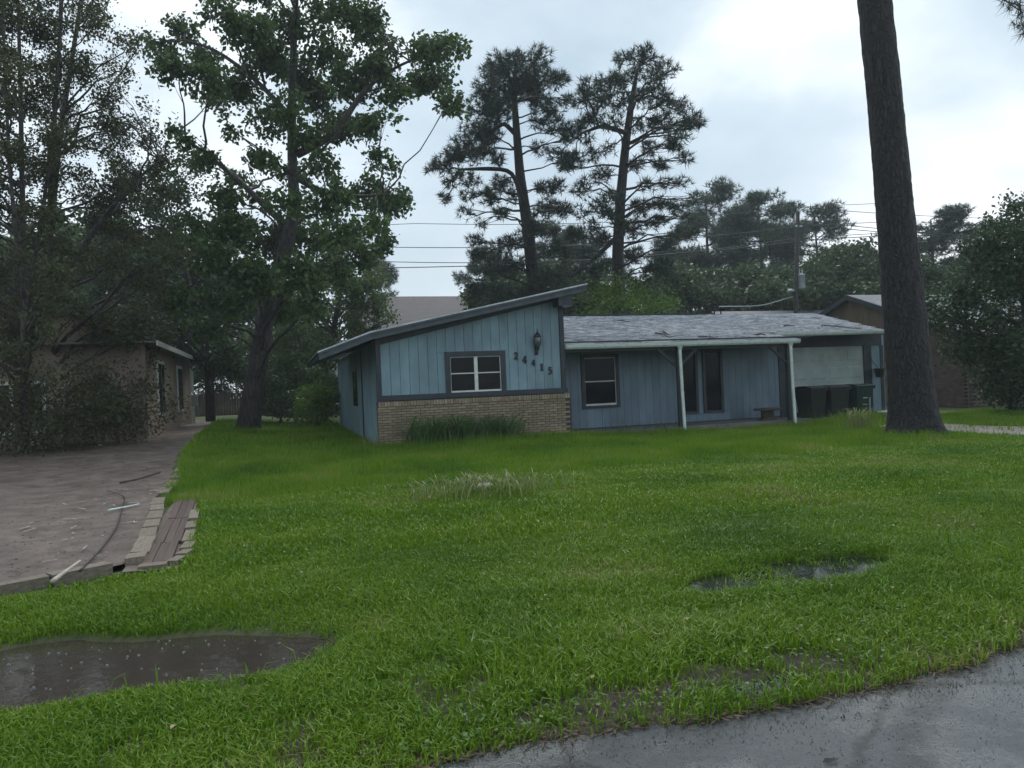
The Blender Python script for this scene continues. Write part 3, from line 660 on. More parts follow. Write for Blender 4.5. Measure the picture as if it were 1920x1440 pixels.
# side wall of the wing (faces the left yard)
mbx = MB()
for i in range(52):
    y0 = GY + .08 + i * .245; mbx.box(2.40, 2.44, y0 + .004, y0 + .24, .12, 2.86)
tag(mbx.build('side_siding', m_siding, house), kind='stuff')
pbox('side_wall', m_black, 2.425, 2.6, GY + .08, 32.0, .05, 2.86)
pbox('side_trim', m_trim, 2.37, 2.42, 22.4, 22.5, .12, 2.8)
pbox('side_window', m_glass, 2.375, 2.42, 24.0, 25.2, 1.1, 2.3)
pbox('wing_side_wall', m_siding, 7.38, 7.44, GY + .1, 26.0, .05, 3.86)
pbox('wing_back_wall', m_siding, 2.45, 7.4, 31.9, 32.0, .05, 2.8)
# slanted roof: deck + shingle skin + front fascia in two boards
def slab(xs_, y0, y1, zoff, th):
    V = []; n = len(xs_)
    for y in (y0, y1):
        for x in xs_: V.append((x, y, float(rooftop(x)) + zoff))
        for x in xs_: V.append((x, y, float(rooftop(x)) + zoff - th))
    f = []
    for i in range(n - 1):
        f += [(i, i + 1, n + i + 1, n + i), (2 * n + i, 3 * n + i, 3 * n + i + 1, 2 * n + i + 1), (i, 2 * n + i, 2 * n + i + 1, i + 1), (n + i, n + i + 1, 3 * n + i + 1, 3 * n + i)]
    f += [(0, n, 3 * n, 2 * n), (n - 1, 3 * n - 1 - 0, 4 * n - 1, 2 * n - 1)]
    f[-1] = (n - 1, 3 * n - 1, 4 * n - 1, 2 * n - 1)
    return MB().add(V, f)
slab([.98, 2.2, 7.95], GY - .46, 26, -.03, .10).build('roof_deck', m_trim, house)
slab([.93, 2.2, 8.0], GY - .52, 26.05, .012, .035).build('roof_shingles', m_shinglej, house)
slab([2.0, 2.2, 7.6], 26.06, 32.3, .012, .10).build('rear_roof', m_shinglej, house)
slab([.96, 2.2, 7.97], GY - .505, GY - .465, -.032, .165).build('fascia', m_fascia, house)
slab([.94, 2.2, 7.99], GY - .535, GY - .507, -.028, .045).build('drip_edge', m_fascia, house)
# --- window in the wing
def window(x0, x1, z0, z1, y, fr, parent=house, mull=None, rail=None, white=True, trim=True):
    wdw = MB()
    wdw.box(x0, x1, y - .04, y + .005, z1 - fr, z1); wdw.box(x0, x1, y - .04, y + .005, z0, z0 + fr * .8)
    wdw.box(x0, x0 + fr, y - .04, y + .005, z0 + fr * .8, z1 - fr); wdw.box(x1 - fr, x1, y - .04, y + .005, z0 + fr * .8, z1 - fr)
    o = wdw.build('window', m_trim, parent)
    a, b_, c, d = x0 + fr, x1 - fr, z0 + fr * .8, z1 - fr
    xm = [a] + ([mull] if mull else []) + [b_]
    zm = [c] + ([rail] if rail else []) + [d]
    for i in range(len(xm) - 1):
        for j in range(len(zm) - 1):
            MB().box(xm[i] + .012, xm[i + 1] - .012, y + .02, y + .026, zm[j] + .012, zm[j + 1] - .012).build('pane', m_glass, o)
    if white:
        f = MB(); s = .022
        f.box(a, b_, y - .005, y + .018, c, c + .055)
        f.box(a, a + .018, y - .002, y + .018, c + .055, d); f.box(b_ - .018, b_, y - .002, y + .018, c + .055, d); f.box(a + .018, b_ - .018, y - .002, y + .018, d - .02, d)
        f.build('sash', m_winwhite, o)
        if rail:
            if mull:
                MB().box(a + .018, mull - .045, y - .006, y + .019, rail - .014, rail + .014).build('rail', m_winwhite, o)
                MB().box(mull + .045, b_ - .018, y - .006, y + .019, rail - .014, rail + .014).build('rail', m_winwhite, o)
            else: MB().box(a + .018, b_ - .018, y - .006, y + .019, rail - .014, rail + .014).build('rail', m_winwhite, o)
        if mull: MB().box(mull - .045, mull + .045, y - .022, y + .018, c, d).build('mullion', m_winwhite, o)
    return o
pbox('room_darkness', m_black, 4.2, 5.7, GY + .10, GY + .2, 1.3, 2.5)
wn = window(4.13, 5.76, 1.32, 2.50, GY - .012, .135, mull=4.95, rail=1.93)
wn['label'] = 'double window with white sashes and dark surround in the wing wall'
# sill gap: the band is interrupted by the window surround, which stands a little proud of it

# --- brick wainscot: every brick its own object
wall_b = MB().box(2.34, 7.53, GY - .135, GY + .03, .0, 1.285).build('brick_wall', m_mortar, house)
L_ = .240; Hc = .0665; FYb = GY - .15
vb = [MB().box(-.1115 - a, .1115 + a_, 0, .08, 0, .0515).mesh('brick', m_brick) for a, a_ in ((0, 0), (.001, -.002), (-.002, .001))]
z_top = 1.155; nbk = 0; low = MB()
hb = MB().box(-.055, .055, 0, .08, 0, .0535).mesh('brick', m_brick)
for r in range(16):
    z = z_top - (r + 1) * Hc + .006
    off = 0 if r % 2 == 0 else L_ / 2
    x = 2.335 + .12 + (0 if r % 2 == 0 else -.12)
    n_ = 22
    for c in range(n_):
        xc = 2.335 + .12 + c * L_ + off - (.0)
        half = False
        if r % 2 == 1 and c == 0:
            o = link('brick', hb, house, (2.395, FYb + rng.uniform(-.004, .004), z)); nbk += 1
        if xc + .11 > 7.545:
            continue
        if r >= 12:
            low.box(xc - .113, xc + .113, FYb + rng.uniform(-.004, .004), FYb + .08, z, z + .0535)
        else:
            o = link('brick', vb[rng.integers(3)], house, (xc, FYb + rng.uniform(-.004, .005), z)); o.rotation_euler = (0, rng.normal(0, .004), 0); nbk += 1
    # toothed right end
tag(low.build('lower_bricks', m_brickj, house), kind='stuff')
sold = MB(); x = 2.40
while x < 7.50:
    d = rng.uniform(-.006, .006); sold.box(x - .030, x + .030, FYb - .015 + d, FYb + .10, z_top + .008, z_top + .125); x += .0735
tag(sold.build('brick_cap', m_brickj, house), kind='stuff')
# --- house number: five black digits stepping down to the right
def digit(ch, x, z, h, name='house_number'):
    w_ = h * .62; t_ = h * .15
    mb = MB()
    def seg(a, b, wd): 
        a = np.array(a, float) * h; b = np.array(b, float) * h; d = b - a; l = np.linalg.norm(d); n = np.array([-d[1], d[0]]) / l * wd * h * .68
        mb.prism([tuple(a - n), tuple(b - n), tuple(b + n), tuple(a + n)], 'y', -.03, .004)
    if ch == '4':
        seg((.42, 0), (.42, 1), .2); seg((.44, .97), (.02, .32), .09); seg((0, .29), (.62, .29), .1); seg((.26, .03), (.58, .03), .07)
    elif ch == '1':
        seg((.3, 0), (.3, 1), .2); seg((.12, .03), (.5, .03), .07); seg((.26, .96), (.08, .86), .08)
    elif ch == '2':
        P = [(.06, .72), (.14, .90), (.32, .97), (.48, .88), (.50, .70), (.38, .48), (.20, .26), (.08, .08)]
        W = [.13, .12, .11, .17, .2, .18, .12]
        for i in range(len(P) - 1): seg(P[i], P[i + 1], W[i])
        seg((.06, .07), (.56, .07), .15); seg((.52, .04), (.58, .24), .07)
    elif ch == '5':
        seg((.12, .92), (.52, .92), .15); seg((.14, .94), (.11, .56), .08)
        P = [(.11, .56), (.30, .62), (.46, .52), (.50, .32), (.42, .12), (.26, .04), (.06, .10)]
        W = [.08, .12, .17, .2, .17, .12, .12]
        for i in range(len(P) - 1): seg(P[i], P[i + 1], W[i])
    o = mb.build(name, m_black, house, recalc=True); o.location = (x, GY - .008, z); o['label'] = 'black numeral %s on the blue boards' % ch
    return o
for ch, px_, py_, hh_ in (('2', 963.5, 674, .19), ('4', 979.5, 681, .19), ('4', 996.5, 685.5, .155), ('1', 1012, 695, .19), ('5', 1027.5, 701.5, .19)):
    p = PY(px_, py_, GY); digit(ch, p[0], p[2], hh_)
# --- porch wall
MB().box(7.44, 15.75, WY + .03, WY + .12, .1, 2.85).build('porch_wall_backing', m_black, house)
bw = .2455; x = 7.46
opens = [(8.55, 9.77, .77, 2.38), (11.80, 12.46, .44, 2.42), (12.64, 13.36, .44, 2.42)]
while x < 15.5:
    x0, x1 = x + .004, x + bw - .004
    segs = [(.19, 2.8, x0, x1)]
    for a, b_, c, d in opens:
        if x1 > a and x0 < b_:
            segs = [(.19, c, x0, x1), (d, 2.8, x0, x1)]
            if x0 < a: segs.append((c, d, x0, a))
            if x1 > b_: segs.append((c, d, b_, x1))
    for z0, z1, a, b_ in segs:
        if z1 - z0 > .02 and b_ - a > .01: MB().box(a, b_, WY + rng.uniform(-.001, .001), WY + .03, z0, z1).build('siding_board', m_siding_shade, house)
    x += bw
o = window(8.55, 9.77, .77, 2.38, WY - .01, .105, rail=1.57); o['label'] = 'sash window with one white rail under the porch'
for a, b_ in ((11.80, 12.46), (12.64, 13.36)):
    o = window(a, b_, .44, 2.42, WY - .01, .09, white=False); o['label'] = 'tall narrow dark window under the porch'
pbox('porch_slab', m_concrete, 7.46, 15.6, 18.95, WY, -.02, .165, bevel=.01)
pbox('base_board', m_trim, 7.46, 15.6, WY - .012, WY + .02, .167, .20)
pbox('porch_ceiling', m_trim, 7.46, 15.7, 18.95, WY, 2.66, 2.70)
pbox('porch_beam', m_trim, 7.46, 14.95, 18.86, 18.98, 2.40, 2.60)
for X in (11.0, 14.75):
    o = pbox('porch_post', m_trim, X - .05, X + .05, 18.87, 18.97, .16, 2.40)
    MB().beam((X - .62, 18.92, 2.40), (X - .05, 18.92, 1.92), .08, .06, (0, 1, 0)).build('post_brace', m_trim, o)
    if X < 12: MB().beam((X + .62, 18.92, 2.40), (X + .05, 18.92, 1.92), .08, .06, (0, 1, 0)).build('post_brace', m_trim, o)
# --- main roof
RS = .203; GZ = 2.60; EY = 18.78
def rz(y): return GZ + RS * (y - EY)
XR0, XR1 = 19.75, 21.6   # right edge runs back from the eave to the ridge
RY = 25.9
def xright(y): return XR0 + (XR1 - XR0) * (y - 20.1) / (RY - 20.1)
mbr = MB()
mbr.add([(7.45, EY, rz(EY)), (15.1, EY, rz(EY)), (15.1, 20.12, rz(20.12)), (XR0, 20.12, rz(20.12)), (XR1, RY, rz(RY)), (7.45, RY, rz(RY)),
         (7.45, EY, rz(EY) - .10), (15.1, EY, rz(EY) - .10), (15.1, 20.12, rz(20.12) - .10), (XR0, 20.12, rz(20.12) - .10), (XR1, RY, rz(RY) - .10), (7.45, RY, rz(RY) - .10)],
        [(0, 1, 7, 6), (1, 2, 8, 7), (2, 3, 9, 8), (3, 4, 10, 9), (4, 5, 11, 10), (5, 0, 6, 11)], (), [(0, 1, 2, 5), (2, 3, 4, 5), (11, 8, 7, 6), (11, 10, 9, 8)])
roof = mbr.build('roof', m_trim, house)
mbr = MB(); mbr.add([(7.45, RY + .01, rz(RY)), (XR1, RY + .01, rz(RY)), (XR1 - 1.5, 33, 2.6), (7.45, 33, 2.6)], [(0, 1, 2, 3)]); mbr.build('back_roof', m_shinglej, house, recalc=False)
# shingles: the lowest, nearest courses tab by tab, the rest joined
sh_v = []
for kx in range(4):
    t0 = .010 + .004 * kx; mbv = MB()
    mbv.hexa([(-.148, 0, 0), (.148, 0, 0), (.148, .17, .0), (-.148, .17, .0), (-.148, -.004, t0), (.148, .004, t0), (.148, .17, .006), (-.148, .17, .006)])
    sh_v.append(mbv.mesh('shingle', m_shingle))
joined = MB(); nsh = 0; tilt = math.atan(RS); row = 0; y = EY - .03
while y < RY - .05:
    xa = 7.46; xb = 15.12 if y < 20.10 else float(xright(y)) + .03
    x = xa + (row % 2) * .15 + rng.uniform(-.05, .05)
    while x < xb:
        if x + .15 > xb + .08: break
        zz = rz(y) + .006 + rng.uniform(0, .004)
        if x < xa + .15: x = xa + .155
        if nsh < 290 and row < 11:
            o = link('shingle', sh_v[rng.integers(4)], roof); o.location = (x, y + rng.uniform(-.012, .012), zz); o.rotation_euler = (tilt + rng.uniform(-.01, .03), 0, rng.normal(0, .01)); nsh += 1
        else:
            tk = rng.uniform(.008, .024); yo = rng.uniform(-.015, .015); y0 = y + yo; y1 = y0 + .17; zo = .004
            if y1 < RY + .06:
                za, zb = rz(y0) + zo, rz(y1) + zo
                joined.hexa([(x - .148, y0, za), (x + .148, y0, za), (x + .148, y1, zb), (x - .148, y1, zb), (x - .148, y0, za + tk), (x + .148, y0, za + tk), (x + .148, y1, zb + .004), (x - .148, y1, zb + .004)])
        x += .302
    y += .142; row += 1
tag(joined.build('upper_shingles', m_shinglej, roof, recalc=False), kind='stuff')
o = MB().hexa([(8.5, RY - .15, rz(RY) + .03), (16.2, RY - .12, rz(RY) - .0), (16.2, RY + .25, rz(RY) - .0), (8.4, RY + .3, rz(RY) + .03), (8.5, RY - .15, rz(RY) + .07), (16.2, RY - .12, rz(RY) + .045), (16.2, RY + .25, rz(RY) + .045), (8.4, RY + .3, rz(RY) + .08)]).build('ridge_cap', m_trim, roof)
# gutters
def gutter(xa, xb, y, z):
    prof = [(0, 0), (-.07, .0), (-.105, .045), (-.115, .115), (-.105, .118), (-.098, .05), (-.068, .01), (-.006, .01), (-.004, .10), (0, .10)]
    o = MB().prism([(y + a, z + b_) for a, b_ in prof], 'x', xa, xb).build('gutter', m_white, house)
    for xc in (xa + .001, xb - .003):
        MB().prism([(y + a, z + b_) for a, b_ in [(0, 0), (-.07, 0), (-.105, .045), (-.115, .115), (0, .115)]], 'x', xc, xc + .003).build('end_cap', m_white, o)
    x = xa + .5
    while x < xb - .3:
        MB().box(x, x + .025, y - .113, y, z + .108, z + .120).build('hanger', m_white, o); x += .95
    return o
gutter(7.47, 15.05, EY - .012, 2.475)
gutter(15.2, 19.8, 20.10, 2.765)
pbox('fascia', m_trim, 7.46, 15.1, EY - .010, EY + .02, 2.45, 2.60)
pbox('fascia', m_trim, 15.1, 19.75, 20.102, 20.13, 2.74, 2.88)
# downpipes
for X, yy_, zt in ((10.96, EY - .07, 2.475), (14.72, EY - .07, 2.475)):
    o = MB().tube([(X, yy_, zt), (X, yy_, zt - .2), (X + .02, yy_, 1.2), (X + .05, yy_, .12), (X + .07, yy_ - .05, .04), (X + .08, yy_ - .16, .0)], .047, 10).build('downpipe', m_white, house, smooth=True)
    MB().lathe([(.05, -.10), (.055, -.06), (.085, 0)], (X, yy_, zt), 12).build('outlet', m_white, o, smooth=True)
o = MB().tube([(19.72, 20.03, 2.765), (19.72, 20.03, .2)], .04, 8).build('downpipe', m_white, house, smooth=True)
# --- garage front
gx0, gx1 = 16.45, 19.50
pbox('garage_backing', m_black, 15.6, 20.3, DY + .06, DY + .12, 0, 2.9)
gd = pbox('garage_door', m_garage, gx0, gx1, DY + .01, DY + .05, .03, 2.42)
rows, cols = 4, 4; ph = (2.42 - .03) / rows; pw = (gx1 - gx0) / cols
for r in range(rows):
    MB().box(gx0, gx1, DY - .002, DY + .01, .03 + r * ph + .012, .03 + (r + 1) * ph - .006).build('door_section', m_garage, gd)
    for c in range(cols):
        a0 = gx0 + c * pw + .09; a1 = gx0 + (c + 1) * pw - .09; c0 = .03 + r * ph + .10; c1 = c0 + ph - .2
        MB().hexa([(a0, DY - .003, c0), (a1, DY - .003, c0), (a1, DY - .003, c1), (a0, DY - .003, c1), (a0 + .03, DY - .018, c0 + .03), (a1 - .03, DY - .018, c0 + .03), (a1 - .03, DY - .018, c1 - .03), (a0 + .03, DY - .018, c1 - .03)]).build('door_panel', m_garage, gd)
pbox('garage_header', m_trim, 15.7, 20.3, DY - .04, DY + .055, 2.425, 2.86)
pbox('garage_trim', m_trim, gx1 + .01, gx1 + .34, DY - .035, DY + .055, 0, 2.424)
pbox('garage_trim', m_trim, gx0 - .16, gx0 - .01, DY - .035, DY + .055, 0, 2.424)
for i in range(2): pbox('siding_board', m_siding, gx1 + .35 + i * .19, gx1 + .535 + i * .19, DY - .01, DY + .05, .1, 2.424)
pbox('corner_trim', m_trim, gx1 + .73, gx1 + .86, DY - .03, DY + .06, 0, 2.424)
pbox('garage_slab', m_concrete, 15.7, 20.5, 19.6, DY + .05, -.05, .03)
pbox('corner_post', m_trim, 15.46, 15.66, WY - .04, WY + .06, .1, 2.8)
pbox('garage_side_wall', m_siding, 15.6, 15.68, WY + .06, DY + .06, .0, 2.9)
pbox('right_side_wall', m_siding, 20.31, 20.4, DY - .02, 31, .0, 2.9)
mbc = MB()   # peeling brick corner pier by the downpipe
for r in range(26): mbc.box(19.62, 19.74, 20.02 + rng.uniform(-.004, .004), 20.14, .1 + r * .0665, .1 + r * .0665 + .055)
# vents on the roof
for X, yv, h_, r_ in ((17.0, RY + .3, .30, .03), (17.3, RY + .3, .28, .03), (14.6, RY + .3, .12, .04)):
    MB().lathe([(r_, -.3), (r_, h_), (r_ * 1.6, h_), (r_ * 1.6, h_ + .05), (0, h_ + .07)], (X, yv, rz(RY)), 8).build('vent_pipe', m_black, roof, smooth=True)

# wall lantern
lan = thing('wall_lantern', 'black carriage lantern with clear glass on the blue wing wall', 'lamp', (6.645, GY - .16, 2.72))
MB().lathe([(0, .36), (.008, .34), (.012, .28), (.02, .25), (.03, .22), (.075, .17), (.105, .13), (.108, .115), (.10, .11), (0, .11)], (0, 0, 0), 12).build('cap', m_black, lan, smooth=True)
MB().lathe([(.075, .11), (.098, .05), (.095, -.02), (.07, -.10), (.05, -.13)], (0, 0, 0), 12).build('glass', m_lglass, lan, smooth=True)
cg = MB()
for k in range(6):
    a = k * math.pi / 3; cg.tube([(r * math.cos(a), r * math.sin(a), z) for r, z in ((.08, .11), (.104, .05), (.10, -.02), (.075, -.10), (.052, -.13))], .006, 5)
cg.build('cage', m_black, lan)
MB().lathe([(.055, -.12), (.06, -.15), (.04, -.20), (.018, -.25), (.0, -.28)], (0, 0, 0), 12).build('base', m_black, lan, smooth=True)
bk = MB().box(-.045, .045, .13, .158, -.36, .05); bk.tube([(0, .14, -.30), (-.01, .06, -.36), (-.02, -.0, -.33), (-.01, .0, -.24)], .014, 6)
bk.build('bracket', m_black, lan)

# ------------------------------------------------------------------ things by the house
sp_ = thing('spool_table', 'dark round cable spool table standing on the porch edge', 'table', (14.35, 19.45, .165))
MB().lathe([(0, .36), (.40, .36), (.42, .345), (.42, .315), (.40, .30), (0, .30)], n=24).build('top', m_wood, sp_)
MB().lathe([(.2, .30), (.2, .05)], n=16).build('drum', m_wood, sp_, smooth=True)
MB().lathe([(0, .05), (.26, .05), (.27, .02), (.26, 0), (0, 0)], n=24).build('bottom', m_wood, sp_)

def bin_(x, y, rz_, mat, label):
    t = thing('wheeled_bin', label, 'bin', (x, y, .02), rz_, 'wheeled bins in front of the garage'); t.scale = (1.14, 1.05, 1.03)
    b0, b1, d0, d1, h = .25, .31, .28, .35, .98
    V = [(-b0, -d0, .06), (b0, -d0, .06), (b0, d0 - .06, .06), (-b0, d0 - .06, .06), (-b1, -d1, h), (b1, -d1, h), (b1, d1, h), (-b1, d1, h)]
    MB().hexa(V).build('body', mat, t, bevel=.02)
    MB().box(-b1 - .03, b1 + .03, -d1 - .035, d1 + .02, h - .06, h).build('rim', mat, t, bevel=.012)
    l = MB(); n = 6
    P = [(-d1 - .05, h + .002), (-d1 - .04, h + .05), (-.1, h + .105), (.15, h + .10), (d1, h + .05), (d1 + .02, h + .002)]
    l.prism(P, 'x', -b1 - .035, b1 + .035).build('lid', mat, t, bevel=.012)
    MB().tube([(-b1 + .05, d1 + .08, h - .02), (b1 - .05, d1 + .08, h - .02)], .018, 8).build('handle', mat, t)
    for s in (-1, 1):
        MB().tube([(s * .26, d0 - .02, .13), (s * .32, d0 - .02, .13)], .13, 14).build('wheel', m_black, t)
    return t
bin_(16.40, 19.98, R_(8), m_binblk, 'black wheeled bin at the left end of the row by the garage')
bin_(17.26, 19.95, R_(-4), m_binblk, 'black wheeled bin in the middle, its lid slightly raised')
t = bin_(18.14, 19.86, R_(3), m_bingrn, 'dark green wheeled bin next to the pine trunk')
MB().box(-.08, .08, -.325, -.317, .62, .65).build('sticker', m_white, t); MB().box(-.09, .09, -.31, -.302, .42, .435).build('sticker', m_white, t)
MB().box(.14, .19, -.325, -.31, .1, .8).build('side_rib', m_galv, t)

pt = thing('hanging_pot', 'black flower pot hanging on the garage wall by a wire', 'pot', (20.0, DY - .2, 1.30))
MB().lathe([(0, 0), (.12, 0), (.17, .28), (.18, .28), (.18, .31), (.165, .31), (.15, .27), (0, .25)], n=14).build('pot', m_black, pt, smooth=True)
MB().tube([(-.05, 0, .3), (-.18, .1, .55), (-.28, .17, .9)], .012, 6).build('hanger', m_cable, pt)
bn = thing('low_bench', 'small white topped step stool between green bin and pine trunk', 'stool', (17.6, 17.9, .0))
MB().box(-.35, .35, -.18, .18, .28, .32).build('seat', m_white, bn)
for a in (-.3, .3):
    for c in (-.14, .14): MB().beam((a * 1.1, c * 1.1, 0), (a, c, .28), .035, .035).build('leg', m_galv, bn)

# plastic bag by the neighbour's wall
p = G(1782, 758, 0.05)
mbg = MB(); n1_, n2_ = 18, 12; V = []
for i in range(n2_ + 1):
    ph_ = math.pi * i / n2_
    for j in range(n1_):
        th_ = 2 * math.pi * j / n1_; r_ = 1 + .22 * (float(vnoise(3 + 2 * math.cos(th_) + i * .3, 2 * math.sin(th_), 1.7)) - .5) + .14 * math.sin(5 * th_ + i)
        V.append((.30 * r_ * math.sin(ph_) * math.cos(th_) - .12 * (1 - math.cos(ph_)) * .5, .22 * r_ * math.sin(ph_) * math.sin(th_), .17 + .19 * math.cos(ph_) * r_))
i = np.arange(n2_)[:, None] * n1_; j = np.arange(n1_)[None, :]; j2 = (j + 1) % n1_
mbg.add(V, np.stack([i + j, i + j2, i + n1_ + j2, i + n1_ + j], -1).reshape(-1, 4))
o = mbg.build('plastic_bag', m_bag, smooth=True); o.location = (p[0], p[1], .03); tag(o, 'crumpled white plastic bag on the grass by the red brick wall', 'bag')

# debris lying on the main roof
def roofpt(px, py):
    d = ray(px, py); # intersect plane z = GZ + RS (y-EY)
    k = (GZ - RS * EY - CAM_H + .03) / (d[2] - RS * d[1]); return _O + d * k
tw = [([(1040 + 205, 622), (1250, 625), (1256, 628)], 'short fallen twig on the shingles above the first porch post'),
      ([(1228, 624), (1243, 626), (1254, 632), (1262, 630)], 'forked fallen twig low on the roof left of the porch post'),
      ([(1310, 632), (1326, 631), (1334, 635), (1330, 629), (1340, 634)], 'twisted dark twig on the roof near the gutter'),
      ([(1418, 627), (1428, 626), (1436, 628)], 'small twig on the roof above the spool table'),
      ([(1540, 610), (1560, 611), (1580, 613), (1600, 615), (1615, 616)], 'long fallen branch on the roof above the garage'),
      ([(1527, 596), (1535, 597), (1542, 594)], 'little twig near the right end of the ridge'),
      ([(1470, 611), (1480, 610), (1490, 611)], 'dead twig on the middle of the roof left of the long branch'),
      ([(1160, 601), (1172, 602), (1182, 603)], 'brown twig high on the left part of the roof')]
for pts_, lb in tw:
    P = np.array([roofpt(a, b_) for a, b_ in pts_]); mb = MB().tube(P, np.linspace(.028, .01, len(P)), 5)
    for k in range(3):
        a = P[rng.integers(len(P) - 1)]; mb.tube([a, a + np.array([rng.uniform(-.25, .25), rng.uniform(-.3, .3) * 1, .01]) + np.array([0, 0, .03])], [.012, .005], 4)
    tag(mb.build('twig', m_wood), lb, 'twig', 'fallen twigs on the shingle roof')
mbn = MB()
for _ in range(500):
    y = rng.uniform(19, 25.6); x = rng.uniform(7.7, 15 if y < 20.2 else 19.6); th = rng.normal(0, .7); l = rng.uniform(.05, .22); z = rz(y) + .032
    dx, dy = math.cos(th) * l, math.sin(th) * l
    mbn.beam((x, y, z), (x + dx, y + dy, z + dy * RS), .012, .006)
tag(mbn.build('roof_litter', m_wood), 'scattered pine needles and bits of bark on the shingle roof', 'litter', kind='stuff')

# mound with pale stone in the lawn
tag(MB().lathe([(0, .09), (.06, .08), (.10, .045), (.12, .0)], n=9).build('stone', m_stone, smooth=True, loc=(2.68, 9.95, float(gz(2.68, 9.95)) - .01)), 'pale stone on top of the weedy mound in the lawn', 'stone').scale = (1.3, .8, .9)
def strap_leaves(n, h, wd, spread, seed, droop=1.0, segs=5):
    r = np.random.default_rng(seed); V = []; F = []
    for i in range(n):
        th = r.uniform(0, 6.283); H = h * r.uniform(.6, 1.15); L = H * r.uniform(.5, 1.2) * droop; b0 = np.array([r.normal(0, spread), r.normal(0, spread * .6), 0]); w_ = wd * r.uniform(.7, 1.2)
        for s in range(segs + 1):
            t = s / segs; rad = L * t ** 1.5; z = H * (math.sin(min(t * 1.9, 2.6) * .98) if droop > .5 else t)
            c = b0 + np.array([math.cos(th) * rad, math.sin(th) * rad, z]); ww = w_ * (1 - t ** 2.5) / 2 + .001
            V += [c + ww * np.array([-math.sin(th), math.cos(th), 0]), c - ww * np.array([-math.sin(th), math.cos(th), 0])]
        k = i * (segs + 1) * 2
        F += [(k + 2 * s, k + 2 * s + 1, k + 2 * s + 3, k + 2 * s + 2) for s in range(segs)]
    return np.array(V), np.array(F)
m_lily = leafmat('lily_leaf', (.055, .12, .035), (.16, .27, .09), .35)
m_dry = leafmat('dry_grass_stem', (.09, .14, .03), (.30, .30, .13), .3)
lp = [(790, 'leftmost daylily clump against the brick base'), (826, 'daylily clump under the left half of the window'), (868, 'tall daylily clump under the window with a bent leaf'), (912, 'daylily clump beneath the right edge of the window'), (950, 'rightmost daylily clump against the brick base')]
for i, (px_, lb) in enumerate(lp):
    p = PY(px_, 822, 18.25 + .1 * (i % 2))
    V, F = strap_leaves(85, .70, .036, .18, 40 + i, 1.15)
    t = thing('daylily_clump', lb, 'plant', (p[0], p[1], .13), 0, 'daylilies along the brick base')
    link('leaf_tuft', np_mesh('leaf_tuft', V, [F], m_lily), t)
V, F = strap_leaves(330, .25, .010, .52, 77, 1.3, 4)
t = thing('weed_clump', 'straggly yellow green weeds growing over the lawn mound', 'weeds', (2.62, 9.95, .1)); tag(link('stem', np_mesh('stem', V, [F], m_dry), t), kind='stuff')
V, F = strap_leaves(110, .55, .016, .30, 78, 1.0, 4)
t = thing('weed_clump', 'pale arching grass clump left of the pine trunk', 'weeds', (14.3, 15.6, 0.02)); tag(link('stem', np_mesh('stem', V, [F], m_dry), t), kind='stuff')
V, F = strap_leaves(60, .35, .012, .22, 79, 1.0, 4)
t = thing('weed_clump', 'dry pale weeds at the left corner of the brick base', 'weeds', (2.25, 18.35, .12)); tag(link('stem', np_mesh('stem', V, [F], m_dry), t), kind='stuff')
for i, (X, lb) in enumerate(((8.9, 'thin weed rising in front of the porch slab by the sash window'), (10.2, 'sparse weed before the porch slab left of the first post'), (15.6, 'tall weeds growing in front of the black bins'))):
    V, F = strap_leaves(34, .5, .012, .25, 90 + i, .45, 4)
    t = thing('weed_clump', lb, 'weeds', (X, 18.4 if i < 2 else 19.1, 0.02)); tag(link('stem', np_mesh('stem', V, [F], m_leaf_mid), t), kind='stuff')
tag(MB().lathe([(0, .16), (.12, .15), (.2, .09), (.23, 0)], n=10).build('rock', m_wood, smooth=True, loc=(6.45, 18.3, .1)), 'dark rounded rock at the foot of the brick base', 'rock').scale = (1.2, .8, 1)
tag(mbc.build('brick_pier', m_brickj), 'narrow brick pier at the right corner of the garage', 'pier')
# ================================================================== trees
def catmull(P, n):
    P = np.asarray(P, float); d = np.r_[0, np.cumsum(np.linalg.norm(np.diff(P, axis=0), axis=1))]
    t = np.linspace(0, d[-1], n); Q = np.stack([np.interp(t, d, P[:, i]) for i in range(P.shape[1])], -1)
    for _ in range(2): Q[1:-1] = .25 * Q[:-2] + .5 * Q[1:-1] + .25 * Q[2:]
    return Q
def leaf_quads(C, size, r, droop=.4, aspect=.62):
    n = len(C); a = r.normal(0, 1, (n, 3)); a[:, 2] -= droop; a /= np.linalg.norm(a, axis=1)[:, None]
    b = np.cross(a, r.normal(0, 1, (n, 3))); b /= np.linalg.norm(b, axis=1)[:, None] + 1e-9
    s = (size * r.uniform(.45, 1.45, n))[:, None]
    V = np.stack([C, C + a * s * .45 + b * s * aspect / 2, C + a * s, C + a * s * .45 - b * s * aspect / 2], 1).reshape(-1, 3)
    return V, np.arange(n * 4).reshape(-1, 4)
def tuft_tris(C, D_, size, r, nb=12, wd=.13):
    n = len(C); C = np.repeat(C, nb, 0); D_ = np.repeat(D_, nb, 0)
    a = D_ * .55 + r.normal(0, .62, (n * nb, 3)); a[:, 2] += .12; a /= np.linalg.norm(a, axis=1)[:, None]
    b = np.cross(a, r.normal(0, 1, a.shape)); b /= np.linalg.norm(b, axis=1)[:, None] + 1e-9
    s = (size * r.uniform(.6, 1.2, n * nb))[:, None]
    V = np.stack([C - b * s * wd / 2, C + b * s * wd / 2, C + a * s], 1).reshape(-1, 3)
    return V, np.arange(n * nb * 3).reshape(-1, 3)
def ball(n, r, p=2.2):
    d = r.normal(0, 1, (n, 3)); d /= np.linalg.norm(d, axis=1)[:, None]; return d * (r.random((n, 1)) ** (1 / p))

